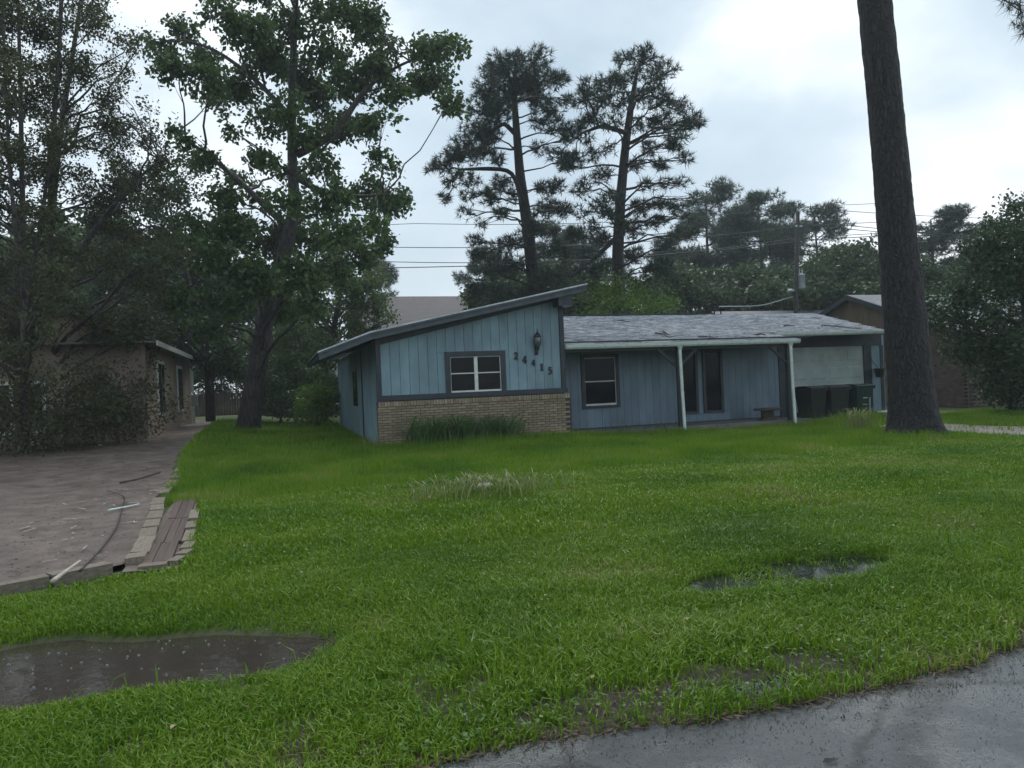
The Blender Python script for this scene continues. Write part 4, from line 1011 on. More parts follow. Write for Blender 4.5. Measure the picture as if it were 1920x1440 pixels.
def build_tree(name, label, base, trunk, clumps, leafm, barkm, kind='leaf', lsize=.13, sprigs=22, per=20, ssig=.16, seed=0, extra_limbs=(), group=None, droop=.4, flat=.8, bsides=7, twigs=5, attach=.55, cat='tree', br=.35, bare=0.0):
    """trunk: list of (x,y,z,r); clumps: list of (centre xyz, radius)"""
    r = np.random.default_rng(seed)
    base = np.asarray(base, float)
    t = thing(name, label, cat, tuple(base), 0, group)
    T = np.asarray(trunk, float); Q = catmull(T, max(18, len(T) * 6))
    wood = MB(); P = Q[:, :3].copy()
    wood.tube(P - base, Q[:, 3], bsides * 2, cap=True)
    limbs = [Q]
    for lb in extra_limbs:
        q = catmull(np.asarray(lb, float), 14); wood.tube(q[:, :3] - base, q[:, 3], bsides); limbs.append(q)
    allp = np.concatenate(limbs)
    br_mb = MB(); ends = []
    LC = []; LD = []
    for c, rad in clumps:
        c = np.asarray(c, float)
        d = allp[:, :3] - c; horiz = np.linalg.norm(d[:, :2], axis=1); below = c[2] - allp[:, 2]
        cost = np.abs(below - attach * horiz) * 1.0 + horiz * .8 + np.where(allp[:, 2] < P[0, 2] + 1.2, 5, 0)
        k = int(np.argmin(cost)); a = allp[k]
        mid = (a[:3] * .5 + c * .5) + r.normal(0, .1, 3) * np.linalg.norm(c - a[:3]) * .5; mid[2] += .08 * np.linalg.norm(c - a[:3])
        q = catmull(np.array([a[:3], mid, c]), 7); q[1:-1] += r.normal(0, .04, (5, 3)) * np.linalg.norm(c - a[:3]) * .5
        r0 = min(a[3] * .7, .012 + .013 * np.linalg.norm(c - a[:3]) + rad * .012)
        br_mb.tube(q - base, np.linspace(r0, r0 * .3, 7), 5, cap=False)
        for _ in range(twigs):
            s = q[r.integers(3, 7)]; e = c + ball(1, r)[0] * rad * .95
            m_ = (s + e) / 2 + r.normal(0, .07, 3) * rad
            br_mb.tube(np.array([s, m_, e]) - base, [r0 * .32, r0 * .2, r0 * .08], 4, cap=False)
        n = max(3, int(sprigs * (rad / .8) ** 2 * r.uniform(.5, 1.4)))
        S_ = ball(n, r) * rad * np.array([1, 1, flat]) + c
        if kind == 'leaf':
            pp = np.repeat(S_, per, 0) + r.normal(0, ssig, (n * per, 3)) * np.array([1, 1, .8]); LC.append(pp)
        else:
            out = S_ - c; out = out / (np.linalg.norm(out, axis=1)[:, None] + 1e-6); o2 = c - a[:3]; o2 = o2 / (np.linalg.norm(o2) + 1e-6)
            LC.append(S_); LD.append(out * .6 + o2 * .5 + np.array([0, 0, .35]))
            for s_ in S_[::3]:
                br_mb.tube(np.array([q[r.integers(4, 7)], s_]) - base, [.02, .008], 3, cap=False)
    LC = np.concatenate(LC) - base
    if kind == 'leaf': V, F = leaf_quads(LC, lsize, r, droop)
    else: V, F = tuft_tris(LC, np.concatenate(LD), lsize, r, per, .10)
    link('trunk', wood.mesh('trunk', barkm, True), t)
    if br_mb.n: link('branches', br_mb.mesh('branches', barkm, True), t)
    link('crown', np_mesh('crown', V, [F], leafm), t)
    return t
def pxclumps(lst, k, seed, dk=2.2, xc=None, R=None, grow=1.0):
    r = np.random.default_rng(seed); o = []
    for px, py, rp in lst:
        f = 1.0 if xc is None else math.sqrt(max(.05, 1 - ((px - xc) / R) ** 2))
        kk = k + r.uniform(-1, 1) * dk * f
        o.append((D(px, py, kk), rp * grow / FPX * kk))
    return o
def pxtrunk(lst, k): return [(*D(px, py, k), rp / FPX * k) for px, py, rp in lst]

# --- the big broadleaf tree in the left yard
K = 27.0
tp = pxtrunk([(463, 828, 30), (466, 800, 22), (474, 740, 19), (484, 680, 18), (497, 600, 16), (522, 510, 15), (545, 430, 12), (552, 380, 11), (548, 300, 9), (547, 220, 8), (549, 120, 6.5), (555, 0, 5), (557, -90, 3)], K)
cl = [(270,75,12),(300,90,26),(340,55,26),(330,130,36),(390,150,40),(380,110,34),(420,30,40),(470,60,42),(410,190,30),(450,160,42),(500,110,40),(540,50,44),(600,30,40),(650,25,38),(700,20,26),(560,140,44),(620,100,40),(690,60,36),(720,90,34),(660,150,42),(600,180,40),(540,210,40),(500,230,36),(700,130,38),(795,95,36),(835,85,34),(862,92,20),(780,150,36),(822,150,34),(850,192,26),(740,170,30),(690,235,26),(720,215,20),(640,235,42),(580,260,40),(700,290,24),(735,310,18),(600,315,36),(540,320,34),(490,300,26),(430,245,20),(340,262,28),(380,300,24),(330,240,16),(440,335,28),(480,370,32),(420,370,32),(550,380,44),(620,375,44),(690,360,40),(735,380,32),(758,365,14),(700,420,40),(640,440,52),(570,450,52),(500,450,50),(440,430,42),(722,455,20),(400,480,50),(470,520,52),(560,520,52),(630,515,44),(675,480,34),(370,430,40),(520,575,34),(430,570,44),(590,575,34),(400,-40,44),(480,-30,50),(560,-60,50),(640,-40,46),(520,-120,50),(600,-130,46),(350,560,44),(380,610,36)]
limbs = [pxtrunk([(556, 290, 8), (590, 275, 7.5), (640, 240, 7), (660, 200, 5.5), (680, 170, 4.5), (730, 130, 3), (790, 105, 2)], K - .4),
         pxtrunk([(546, 430, 8), (500, 390, 6), (450, 340, 5), (390, 290, 4), (330, 250, 2.5)], K + .3),
         pxtrunk([(548, 230, 6), (520, 190, 5), (470, 140, 4), (400, 90, 3), (345, 75, 2)], K - .6),
         pxtrunk([(552, 330, 7), (600, 360, 6), (660, 370, 4), (720, 365, 2.5)], K - 1)]
build_tree('broadleaf_tree', 'tall dark broadleaf tree with leaning trunk left of the blue house', G(463, 828, .08) * 0 + np.array([*D(463, 828, K)[:2], 0.0]), tp, pxclumps(cl, K, 11, 3.4, 560, 330), m_leaf_big, m_bark, 'leaf', .175, 44, 24, .15, 21, limbs, droop=.7, twigs=4)

# --- taller thin stemmed trees at the far left
def rand_clumps(poly_rows, r, step, rad):
    o = []
    for y0, y1, x0, x1 in poly_rows:
        for yy_ in np.arange(y0, y1, step):
            for xx_ in np.arange(x0, x1, step): o.append((xx_ + r.uniform(-.5, .5) * step, yy_ + r.uniform(-.5, .5) * step, rad * r.uniform(.6, 1.2)))
    return o
r5 = np.random.default_rng(5)
K2 = 20.0
c1 = rand_clumps([(-160, 120, -120, 130), (120, 330, -110, 120), (330, 700, -140, 150)], r5, 50, 38)
build_tree('leafy_tree', 'thin stemmed tree filling the upper left corner', (*D(35, 870, K2)[:2], .1), pxtrunk([(40, 880, 10), (46, 700, 7), (44, 500, 5.5), (40, 250, 4), (34, 0, 2.6), (30, -150, 1.5)], K2), pxclumps(c1, K2, 31, 2.0), m_leaf_left, m_bark, 'leaf', .085, 70, 24, .13, 32,
           [pxtrunk([(46, 620, 5), (80, 400, 3.5), (105, 200, 2.6), (118, 0, 2), (120, -120, 2)], K2 + .5), pxtrunk([(44, 560, 5), (18, 330, 3.2), (8, 100, 2.4), (0, -100, 2)], K2 - .6)], droop=.2, twigs=3)
c2 = rand_clumps([(-140, 60, 120, 215), (60, 160, 120, 235), (160, 260, 130, 235), (260, 330, 140, 290), (330, 640, 160, 330), (640, 700, 150, 250)], r5, 48, 34) + [(255, 95, 12), (275, 200, 16), (290, 235, 16), (300, 290, 22)]
build_tree('leafy_tree', 'airy small leaved tree with pale stems beside the big broadleaf tree', (*D(120, 860, 23)[:2], .1), pxtrunk([(100, 870, 9), (96, 640, 6), (92, 400, 4.6), (104, 200, 3.4), (112, 40, 2.4), (118, -120, 2.5)], 23), pxclumps(c2, 23, 33, 2.2), m_leaf_left, m_bark, 'leaf', .09, 60, 24, .14, 34,
           [pxtrunk([(94, 450, 5), (112, 250, 5), (140, 80, 4), (160, -60, 2)], 23.5), pxtrunk([(97, 560, 6), (170, 440, 5), (240, 350, 3.5), (300, 300, 2)], 22.4)], droop=.2, twigs=3)
c3 = rand_clumps([(330, 420, 230, 400), (420, 560, 180, 430), (560, 640, 200, 440), (640, 690, 380, 450)], r5, 46, 36)
build_tree('broadleaf_tree', 'low spreading dark tree behind the roof of the tan house', (*D(330, 800, 33)[:2], .1), pxtrunk([(395, 790, 9), (392, 700, 8), (380, 620, 7), (350, 520, 5), (330, 430, 3)], 33), pxclumps(c3, 33, 35, 2.5), m_leaf_low, m_bark, 'leaf', .16, 40, 20, .2, 36, droop=.4, twigs=3)
c3 = rand_clumps([(470, 590, 600, 700), (590, 640, 570, 700), (560, 660, 500, 600)], r5, 42, 34) + [(715, 590, 20), (735, 600, 12), (715, 560, 20), (700, 530, 26)]
build_tree('broadleaf_tree', 'grey green tree behind the slanted roof, right of the broadleaf trunk', (*D(610, 780, 40)[:2], .1), pxtrunk([(600, 770, 8), (610, 700, 7), (625, 620, 6), (640, 540, 4)], 40), pxclumps(c3, 40, 37, 2.5), m_leaf_pale, m_bark, 'leaf', .16, 44, 20, .22, 38, twigs=3)
# shrubs in the gap between tree and house
for i, (lst, k, lb, mt) in enumerate((([(530, 640, 30), (560, 625, 24), (545, 680, 34), (575, 670, 26), (520, 700, 30), (560, 720, 34), (590, 710, 26)], 35, 'tall loose shrub between the broadleaf trunk and the blue house', m_leaf_pale),
                                      ([(500, 740, 30), (530, 760, 28), (560, 755, 28), (515, 715, 22)], 32, 'low grey green shrub just right of the broadleaf trunk', m_leaf_low),
                                      ([(590, 745, 28), (612, 750, 24), (600, 775, 20), (575, 770, 20)], 30, 'bright yellow green bush in the gap by the side wall', m_leaf_lime),
                                      ([(390, 700, 26), (420, 690, 26), (400, 740, 28), (430, 735, 24), (410, 660, 26), (440, 665, 22)], 48, 'shadowy shrub row before the back fence', m_leaf_low),
                                      ([(610, 690, 20), (620, 720, 18), (600, 665, 16)], 37, 'small leafy sapling beside the rear corner of the blue house', m_leaf_mid))):
    x0 = np.mean([a[0] for a in lst]); yb = {35: 775, 32: 790, 30: 796, 48: 772, 37: 775}[k]
    b0 = np.array([*D(x0, yb, k)[:2], .05])
    build_tree('shrub', lb, b0, [(*b0, .08), (*(D(x0, (yb + lst[0][1]) / 2, k)), .05), (*D(x0, lst[0][1], k), .03)], pxclumps(lst, k, 50 + i, 1.0, grow=1.25), mt, m_bark, 'leaf', .12, 60, 20, .16, 60 + i, twigs=3, cat='shrub', bsides=4)

# --- the two big pines behind the house
PA = [(1000,430,18),(1045,520,22),(1020,460,18),(935,500,24),(1000,560,30),(1050,560,26),(1045,350,14),(940,115,26),(975,120,26),(1010,110,23),(925,140,23),(960,150,28),(1000,150,26),(1040,150,18),(1055,150,11),(910,170,23),(950,180,28),(990,170,20),(905,205,26),(935,210,26),(890,240,24),(915,250,24),(1010,190,20),(1040,205,18),(1060,190,16),(1020,225,24),(1050,240,22),(870,275,24),(890,290,23),(910,280,18),(850,295,20),(830,310,18),(808,315,12),(845,340,18),(865,330,18),(837,370,12),(885,340,16),(875,400,14),(880,370,16),(930,300,14),(940,345,18),(920,370,18),(960,370,14),(1010,280,14),(1020,355,18),(1030,390,22),(1055,395,16),(1010,400,14),(940,400,14),(902,420,11),(895,455,16),(920,470,18),(892,480,14),(950,460,20),(975,450,20),(920,510,24),(960,500,26),(1000,490,20),(1040,470,18),(1040,440,14),(900,545,22),(940,555,26),(990,560,24),(1020,520,22),(1060,300,14),(1065,260,14)]
PB = [(1110,540,22),(1200,540,24),(1240,500,18),(1140,500,16),(1165,420,16),(1150,370,16),(1170,110,16),(1205,105,20),(1240,128,20),(1190,135,22),(1230,155,24),(1265,130,10),(1160,150,22),(1130,155,16),(1100,160,14),(1095,185,20),(1130,185,23),(1165,190,22),(1205,185,22),(1245,190,22),(1275,200,16),(1298,225,15),(1313,235,9),(1280,235,18),(1240,230,22),(1200,235,20),(1150,230,20),(1110,220,20),(1085,240,16),(1045,290,16),(1075,300,18),(1110,290,16),(1100,260,14),(1140,280,16),(1060,315,12),(1220,280,16),(1260,270,18),(1285,295,12),(1285,260,12),(1240,310,14),(1190,310,16),(1130,330,18),(1100,345,18),(1080,360,14),(1210,350,16),(1250,340,16),(1280,345,14),(1300,370,13),(1240,380,16),(1200,390,18),(1270,390,14),(1290,408,14),(1120,380,18),(1090,400,16),(1140,400,16),(1110,430,18),(1075,440,14),(1130,450,18),(1190,430,20),(1230,420,16),(1270,440,13),(1250,460,14),(1300,440,11),(1100,470,16),(1060,485,16),(1080,505,18),(1120,505,18),(1190,480,18),(1220,505,14)]
build_tree('pine_tree', 'tall pine rising above the slanted roof, left of the pair', (*D(1005, 800, 36)[:2], 0), pxtrunk([(1012, 800, 16), (1006, 640, 14), (1003, 545, 13), (990, 430, 11), (975, 330, 9), (968, 240, 7), (964, 180, 5), (968, 120, 3)], 36), pxclumps(PA, 36, 71, 2.8, 950, 150, grow=1.22), m_needle, m_pinebark, 'pine', .34, 100, 15, 0, 72, [pxtrunk([(984, 385, 5), (960, 318, 4), (910, 316, 4), (860, 318, 2)], 35.5), pxtrunk([(970, 255, 5), (945, 230, 4), (920, 250, 2)], 36)], flat=.75, twigs=6, attach=.15)
build_tree('pine_tree', 'tall straight pine behind the porch roof, right of the pair', (*D(1163, 800, 34)[:2], 0), pxtrunk([(1160, 800, 15), (1160, 640, 13), (1160, 555, 12), (1158, 480, 11), (1163, 380, 9.5), (1172, 280, 8), (1183, 200, 6), (1195, 130, 3)], 34), pxclumps(PB, 34, 73, 3.0, 1180, 150, grow=1.22), m_needle, m_pinebark, 'pine', .34, 100, 15, 0, 74, [pxtrunk([(1176, 250, 5), (1130, 235, 4), (1090, 250, 2)], 33.6), pxtrunk([(1160, 440, 5), (1120, 480, 4), (1070, 520, 2.5)], 33)], flat=.75, twigs=6, attach=.15)

# --- background pines: three built, the others are copies
def bg_pine(seed, H, label, x, y, crown0=.40, R=3.0):
    r = np.random.default_rng(seed); cl_ = []
    n = 46
    for i in range(n):
        f = crown0 + (1 - crown0) * (i + .5) / n; rr = R * (1 - .75 * abs((f - .68) / .36) ** 1.6) * r.uniform(.35, 1.0); th = r.uniform(0, 6.283)
        cl_.append((np.array([x + rr * math.cos(th), y + rr * math.sin(th), H * f]), r.uniform(.75, 1.25)))
    tr = [(x, y, 0, .26), (x + r.normal(0, .1), y, H * .35, .2), (x + r.normal(0, .3), y, H * .7, .12), (x + r.normal(0, .3), y, H * .97, .04)]
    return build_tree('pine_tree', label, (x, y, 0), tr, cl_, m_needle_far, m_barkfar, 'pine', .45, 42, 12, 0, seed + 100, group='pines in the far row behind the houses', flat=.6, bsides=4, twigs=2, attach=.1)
def bg_leafy(seed, H, label, x, y, R=3.2, mat=None, name='broadleaf_tree', lsize=.24, z0=.12, cat='tree', n=34, group=None):
    r = np.random.default_rng(seed); cl_ = []
    for i in range(n):
        p = ball(1, r, 3)[0]; cl_.append((np.array([x + p[0] * R, y + p[1] * R, H * (z0 + (1 - z0) * (p[2] * .5 + .5))]), R * r.uniform(.24, .38)))
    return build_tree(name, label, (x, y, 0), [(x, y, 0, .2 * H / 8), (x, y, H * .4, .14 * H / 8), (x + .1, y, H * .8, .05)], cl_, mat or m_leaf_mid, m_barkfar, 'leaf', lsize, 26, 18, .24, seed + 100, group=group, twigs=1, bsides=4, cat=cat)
def at(px, py_top, k):  # ground position and height from the top of a tree in the picture
    p = D(px, py_top, k); return p[0], p[1], p[2]
x, y, h = at(1332, 352, 62); P1 = bg_pine(201, h, 'slender far pine right of the big pair', x, y, .45, 4.0)
x, y, h = at(1425, 366, 60); P2 = bg_pine(202, h, 'full crowned far pine between the pair and the utility pole', x, y, .40, 4.4)
x, y, h = at(1528, 398, 62); P3 = bg_pine(203, h, 'far pine whose crown leans out right of the utility pole', x, y, .45, 4.2)
def put(src, px, pyt, k, label, rot, wide=1.0):
    x, y, h = at(px, pyt, k); c = copy_tree(src); H0 = max((v.co.z for v in src.children[0].data.vertices), default=10)
    H0 = HT[src.name]; s = h / H0
    c.location = (x, y, 0); c.scale = (s * wide, s * wide, s); c.rotation_euler = (0, 0, rot); c['label'] = label; return c
HT = {P1.name: at(1332, 352, 62)[2], P2.name: at(1425, 366, 60)[2], P3.name: at(1528, 398, 62)[2]}
put(P2, 1380, 395, 66, 'dim far pine squeezed between two fuller ones', 1.0)
put(P1, 1466, 420, 70, 'faint far pine just left of the utility pole', 2.1)
put(P3, 1745, 402, 48, 'blurry layered pine just right of the big trunk', .6, 1.25)
put(P2, 1800, 425, 52, 'far pine at the right above the neighbour roof', 4.0, 1.1)
put(P1, 1045, 420, 58, 'far pine seen in the gap between the big pair', 3.0)
put(P3, 1095, 440, 60, 'far pine low behind the right big pine', 5.0)
put(P2, 905, 470, 56, 'far pine at the left edge of the pine group', 2.6, .9)
put(P1, 700, 470, 62, 'far pine peeping out behind the broadleaf crown', 4.4, .9)
put(P1, 1260, 430, 64, 'thin far pine behind the right side of the big pair', .3)
put(P3, 1290, 470, 60, 'low far pine in front of the slender one', 3.9)

x, y, h = at(1595, 452, 50); L1 = bg_leafy(301, h, 'rounded olive green tree between the pole and the big trunk', x, y, 3.0, m_leaf_mid)
x, y, h = at(1500, 500, 48); L2 = bg_leafy(302, h, 'yellowish broadleaf tree behind the utility pole', x, y, 3.0, m_leaf_mid)
HT[L1.name] = at(1595, 452, 50)[2]; HT[L2.name] = at(1500, 500, 48)[2]
for px, pyt, k, lb, rt, wd_, src in ((1545, 475, 54, 'leafy tree filling the gap right of the pole', 1.2, 1.0, L2), (1640, 480, 47, 'broadleaf tree half hidden by the pine trunk', 2.4, 1.0, L1), (1440, 500, 52, 'dark broadleaf tree left of the pole', 3.0, 1.2, L1), (1380, 500, 50, 'broad low tree behind the far grey roof', .7, 1.2, L2),
                             (1320, 500, 52, 'dark tree low on the horizon above the ridge end', 4.0, 1.2, L1), (1255, 490, 48, 'dense low tree right behind the lime bush', 5.1, 1.1, L1), (1090, 510, 46, 'leafy tree low behind the peak of the slanted roof', 2.0, 1.1, L2), (1035, 490, 50, 'leafy tree between the trunks of the pine pair', .2, 1.1, L1), (985, 505, 47, 'leafy tree at the foot of the left big pine', 3.3, 1.1, L2), (930, 520, 44, 'leafy tree beside the dark roofed house', 1.7, 1.0, L1),
                             (1700, 490, 44, 'leafy tree just behind the pine trunk on its right', 4.4, 1.2, L2), (1770, 500, 42, 'dark leafy tree over the right neighbour ridge', 2.9, 1.1, L1), (1850, 450, 46, 'tall leafy tree behind the right neighbour house', .9, 1.1, L2), (780, 610, 50, 'low leafy tree in front of the dark roofed house', 5.5, .6, L2), (240, 430, 50, 'far leafy tree behind the tan house', 2.2, 1.5, L1), (60, 400, 48, 'far leafy tree at the left margin', 1.1, 1.6, L2), (480, 520, 58, 'far leafy tree seen behind the broadleaf trunk', 1.5, 1.4, L1)):
    put(src, px, pyt, k, lb, rt, wd_)
x, y, h = at(1190, 512, 31); bg_leafy(303, h, 'bright lime green bush behind the porch roof', x, y + .8, 2.0, m_leaf_lime, 'bush', .11, .45, 'bush', n=30)
x, y, h = at(1240, 560, 32); bg_leafy(304, h, 'low lime green bush right of the brighter one', x, y + .5, 1.2, m_leaf_lime, 'bush', .11, .5, 'bush', n=16)

# --- right edge: leafy tree and dark hedge in front of the brick neighbour
R1 = [(1750,600,30),(1740,570,20),(1790,620,34),(1800,660,30),(1815,560,30),(1905,385,24),(1880,430,34),(1915,450,44),(1850,470,34),(1905,510,50),(1825,500,26),(1860,540,42),(1800,545,26),(1905,580,50),(1830,590,38),(1780,590,24),(1870,630,44),(1915,650,44),(1845,660,34),(1960,420,50),(1960,520,60),(1960,620,60),(2000,480,60),(1765,560,14),(1990,380,50)]
build_tree('broadleaf_tree', 'dense dark green tree at the right margin above the brick wall', (*D(1930, 790, 22)[:2], 0), pxtrunk([(1935, 800, 12), (1932, 700, 10), (1925, 600, 8), (1915, 480, 4)], 22), pxclumps(R1, 22, 81, 1.6, grow=1.15), m_leaf_low, m_bark, 'leaf', .105, 80, 24, .14, 82, droop=.4, twigs=4)
R2 = [(1850,700,34),(1885,690,38),(1920,700,44),(1860,735,30),(1900,740,36),(1940,740,44),(1845,660,26),(1960,690,50)]
build_tree('hedge', 'very dark hedge at the foot of the right margin tree', (*D(1895, 768, 23.5)[:2], 0), pxtrunk([(1895, 768, 4), (1895, 740, 4), (1895, 700, 3)], 23.5), pxclumps(R2, 23.5, 83, .8), m_leaf_low, m_bark, 'leaf', .10, 60, 22, .14, 84, twigs=3, cat='hedge')

# --- the pine trunk in front of the driveway, its crown above the picture
KP = 17.6; b0 = np.array([*D(1716, 822, KP)[:2], 0.0])
axis = pxtrunk([(1716, 830, 52), (1715, 812, 47), (1712, 780, 42), (1706, 700, 38.5), (1697, 600, 36.5), (1686, 480, 33.5), (1672, 330, 31), (1655, 150, 29.5), (1640, 0, 28.5), (1615, -260, 26), (1590, -560, 22), (1570, -850, 14), (1560, -1000, 6)], KP)
Q = catmull(axis, 260)
th = np.linspace(0, 2 * np.pi, 72, endpoint=False); Vt = []
rt = np.random.default_rng(8)
for i, (x, y, z, rad) in enumerate(Q):
    a = th
    rel = .030 * (vnoise(a * 6.5 + 40, np.full_like(a, z * 3.0) + 7 * vnoise(a * 3, np.full_like(a, z), 1), 1.0) - .5) + .022 * (vnoise(a * 15, np.full_like(a, z * 9.0), 1.0) - .5) + .05 * np.sin(a * 5 + 1) * math.exp(-z / .35)
    rr = rad + rel + .17 * math.exp(-z / .28) * (.5 + .5 * np.sin(a * 4 + .6))
    Vt.append(np.stack([x + rr * np.cos(a), y + rr * np.sin(a), np.full_like(a, z)], -1))
Vt = np.concatenate(Vt) - b0; i = np.arange(len(Q) - 1)[:, None] * 72; j = np.arange(72)[None, :]; j2 = (j + 1) % 72
pine = thing('pine_tree', 'huge dark pine trunk standing in the front lawn by the driveway', 'tree', tuple(b0))
link('trunk', np_mesh('trunk', Vt, [np.stack([i + j, i + j2, i + 72 + j2, i + 72 + j], -1).reshape(-1, 4)], m_pinebark, True), pine)
top = Q[-60:]; cl_ = []
rp = np.random.default_rng(99); LC = []; LD = []; brm = MB()
for q_ in range(46):
    a = Q[rp.integers(180, 258)]; th_ = rp.uniform(0, 6.28); rr = rp.uniform(1.0, 4.2); c = a[:3] + np.array([rr * math.cos(th_), rr * math.sin(th_), rp.uniform(.1, .8)])
    brm.tube(np.array([a[:3], (a[:3] + c) / 2 + [0, 0, .2], c]) - b0, [.07, .05, .02], 5, cap=False)
    s_ = ball(50, rp) * rp.uniform(.6, 1.1) * np.array([1, 1, .6]) + c; LC.append(s_); LD.append((s_ - a[:3]) / np.linalg.norm(s_ - a[:3], axis=1)[:, None])
# the low bough that dips into the upper right corner
a = Q[150]; tipc = D(1912, 20, KP - 1)
start = Q[int(np.argmin(np.abs(Q[:, 2] - (tipc[2] + 2.2))))][:3]
brm.tube(catmull(np.array([start, (start + tipc) / 2 + [0, 0, .5], tipc]), 8) - b0, np.linspace(.06, .012, 8), 6, cap=False)
for px_, py_ in ((1910, 8), (1896, 14), (1905, 45), (1915, 25), (1925, 50), (1885, 2), (1918, 60), (1930, 10), (1890, -20), (1915, -30)):
    c = D(px_, py_, KP - 1 + rp.uniform(-.2, .2)); brm.tube(np.array([tipc + [0, 0, .12], c]) - b0, [.012, .006], 4, cap=False)
    s_ = ball(5, rp) * .10 + c; LC.append(s_); LD.append(np.tile([.1, -.1, -.5], (5, 1)))
link('branches', brm.mesh('branches', m_pinebark, True), pine)
LC = np.concatenate(LC) - b0; V, F = tuft_tris(LC, np.concatenate(LD), .26, rp, 14, .05); link('crown', np_mesh('crown', V, [F], m_needle), pine)

# ================================================================== other houses
# tan house at the left
nb = thing('tan_house', 'tan rendered house with brown shingle roof at the left edge', 'house')
wx = -4.0; hy0, hy1 = 26.0, 38.6; EZ = 3.42
def nbx(name, mat, *b, parent=nb, bevel=0): return MB().box(*b).build(name, mat, parent, bevel=bevel)
nbx('wall', m_nbwall, -17, wx, hy0, hy1, 0, EZ)
nbx('corner_trim', m_winwhite, wx - .02, wx + .03, hy1 - .12, hy1 + .02, 0, EZ - .05)
for a, lb in ((33.5, 'tall window near the rear of the side wall'), (28.2, 'front window of the side wall')):
    o = MB().box(wx, wx + .05, a, a + 1.6, 1.0, 2.95).build('window', m_winwhite, nb); o['label'] = lb
    MB().box(wx + .052, wx + .06, a + .12, a + .75, 1.12, 2.83).build('pane', m_glass, o); MB().box(wx + .052, wx + .06, a + .85, a + 1.48, 1.12, 2.83).build('pane', m_glass, o)
for a in (-8.6, -13):
    o = MB().box(a, a + 1.8, hy0 - .05, hy0, .7, 2.3).build('window', m_winwhite, nb); o['label'] = 'front window facing the road'
    MB().box(a + .1, a + .85, hy0 - .06, hy0 - .052, .8, 2.2).build('pane', m_glass, o); MB().box(a + .95, a + 1.7, hy0 - .06, hy0 - .052, .8, 2.2).build('pane', m_glass, o)
rg = nbx('roof', m_farwall, wx - 6, wx + .4, hy0 - .5, hy1 + .4, EZ - .05, EZ + .01)
m_nbroof = M('brown_wet_shingles', (.20, .16, .15), .4, .25, 6, .3, 40, island=.25)
mbr = MB(); yb0, yb1 = hy0 - .55, hy1 + .45
rowsn = 24
for r in range(rowsn):
    x0 = wx + .45 - r * .24; x1 = x0 - .30; z0 = EZ + r * .24 * .34; z1 = z0 + .30 * .34
    y = yb0
    while y < yb1 - .1:
        e_ = min(y + 1.0, yb1 + rng.uniform(-.08, .08)); mbr.hexa([(x0, y, z0), (x0, e_ - .01, z0), (x1, e_ - .01, z1), (x1, y, z1), (x0, y, z0 + .03), (x0, e_ - .01, z0 + .03), (x1, e_ - .01, z1 + .01), (x1, y, z1 + .01)]); y += 1.0
tag(mbr.build('shingles', m_nbroof, rg, recalc=False), kind='stuff')
xe = wx + .45 - 24 * .24; ze = EZ + 24 * .24 * .34
MB().prism([(wx + .42, EZ - .01), (xe, ze), (xe - 5.8, EZ - .01)], 'y', hy0 - .3, hy1 + .3).build('roof_body', m_nbwall, rg)
MB().hexa([(xe - .02, yb0, ze), (xe - 6, yb0, EZ - .03), (xe - 6, yb1, EZ - .03), (xe - .02, yb1, ze), (xe - .02, yb0, ze + .05), (xe - 6, yb0, EZ + .02), (xe - 6, yb1, EZ + .02), (xe - .02, yb1, ze + .05)]).build('far_slope', m_nbroof, rg)
MB().box(wx + .42, wx + .46, yb0, yb1, EZ - .15, EZ + .01).build('fascia', m_winwhite, rg)
dp = MB().tube([(wx + .3, hy1 + .2, EZ - .15), (wx + .08, hy1 + .1, EZ - .4), (wx + .08, hy1 + .1, .1)], .05, 8).build('downpipe', m_winwhite, nb, smooth=True)
mt_ = MB().box(wx + .1, wx + .35, hy1 - 1.0, hy1 - .7, 1.2, 1.7).build('meter_box', m_galv, nb)

for i, (px_, k_, lb) in enumerate(((215, 22, 'leafy shrub before the front corner of the tan house'), (120, 21, 'round shrub in front of the tan front wall'), (30, 20, 'big shrub at the left margin before the tan house'))):
    x, y, h = at(px_, 690, k_); bg_leafy(330 + i, h, lb, x, y, 1.5, m_leaf_left, 'shrub', .09, .1, 'shrub', n=26)
# back fence between the plots
fn = thing('wooden_fence', 'dark weathered board fence behind the left yard', 'fence', (0, 47, 0)); mbf = MB()
for i in range(90): mbf.box(-9 + i * .15, -9 + i * .15 + .14, rng.uniform(-.008, .008), .03, .03, 1.75 + rng.uniform(-.02, .02))
tag(mbf.build('boards', m_wood, fn), kind='stuff')
for i in range(6):
    MB().box(-9 + i * 2.6, -8.9 + i * 2.6, .032, .13, 0, 1.8).build('post', m_wood, fn)
MB().box(-9, 4.4, .032, .07, .4, .5).build('rail', m_wood, fn); MB().box(-9, 4.4, .032, .07, 1.3, 1.4).build('rail', m_wood, fn)

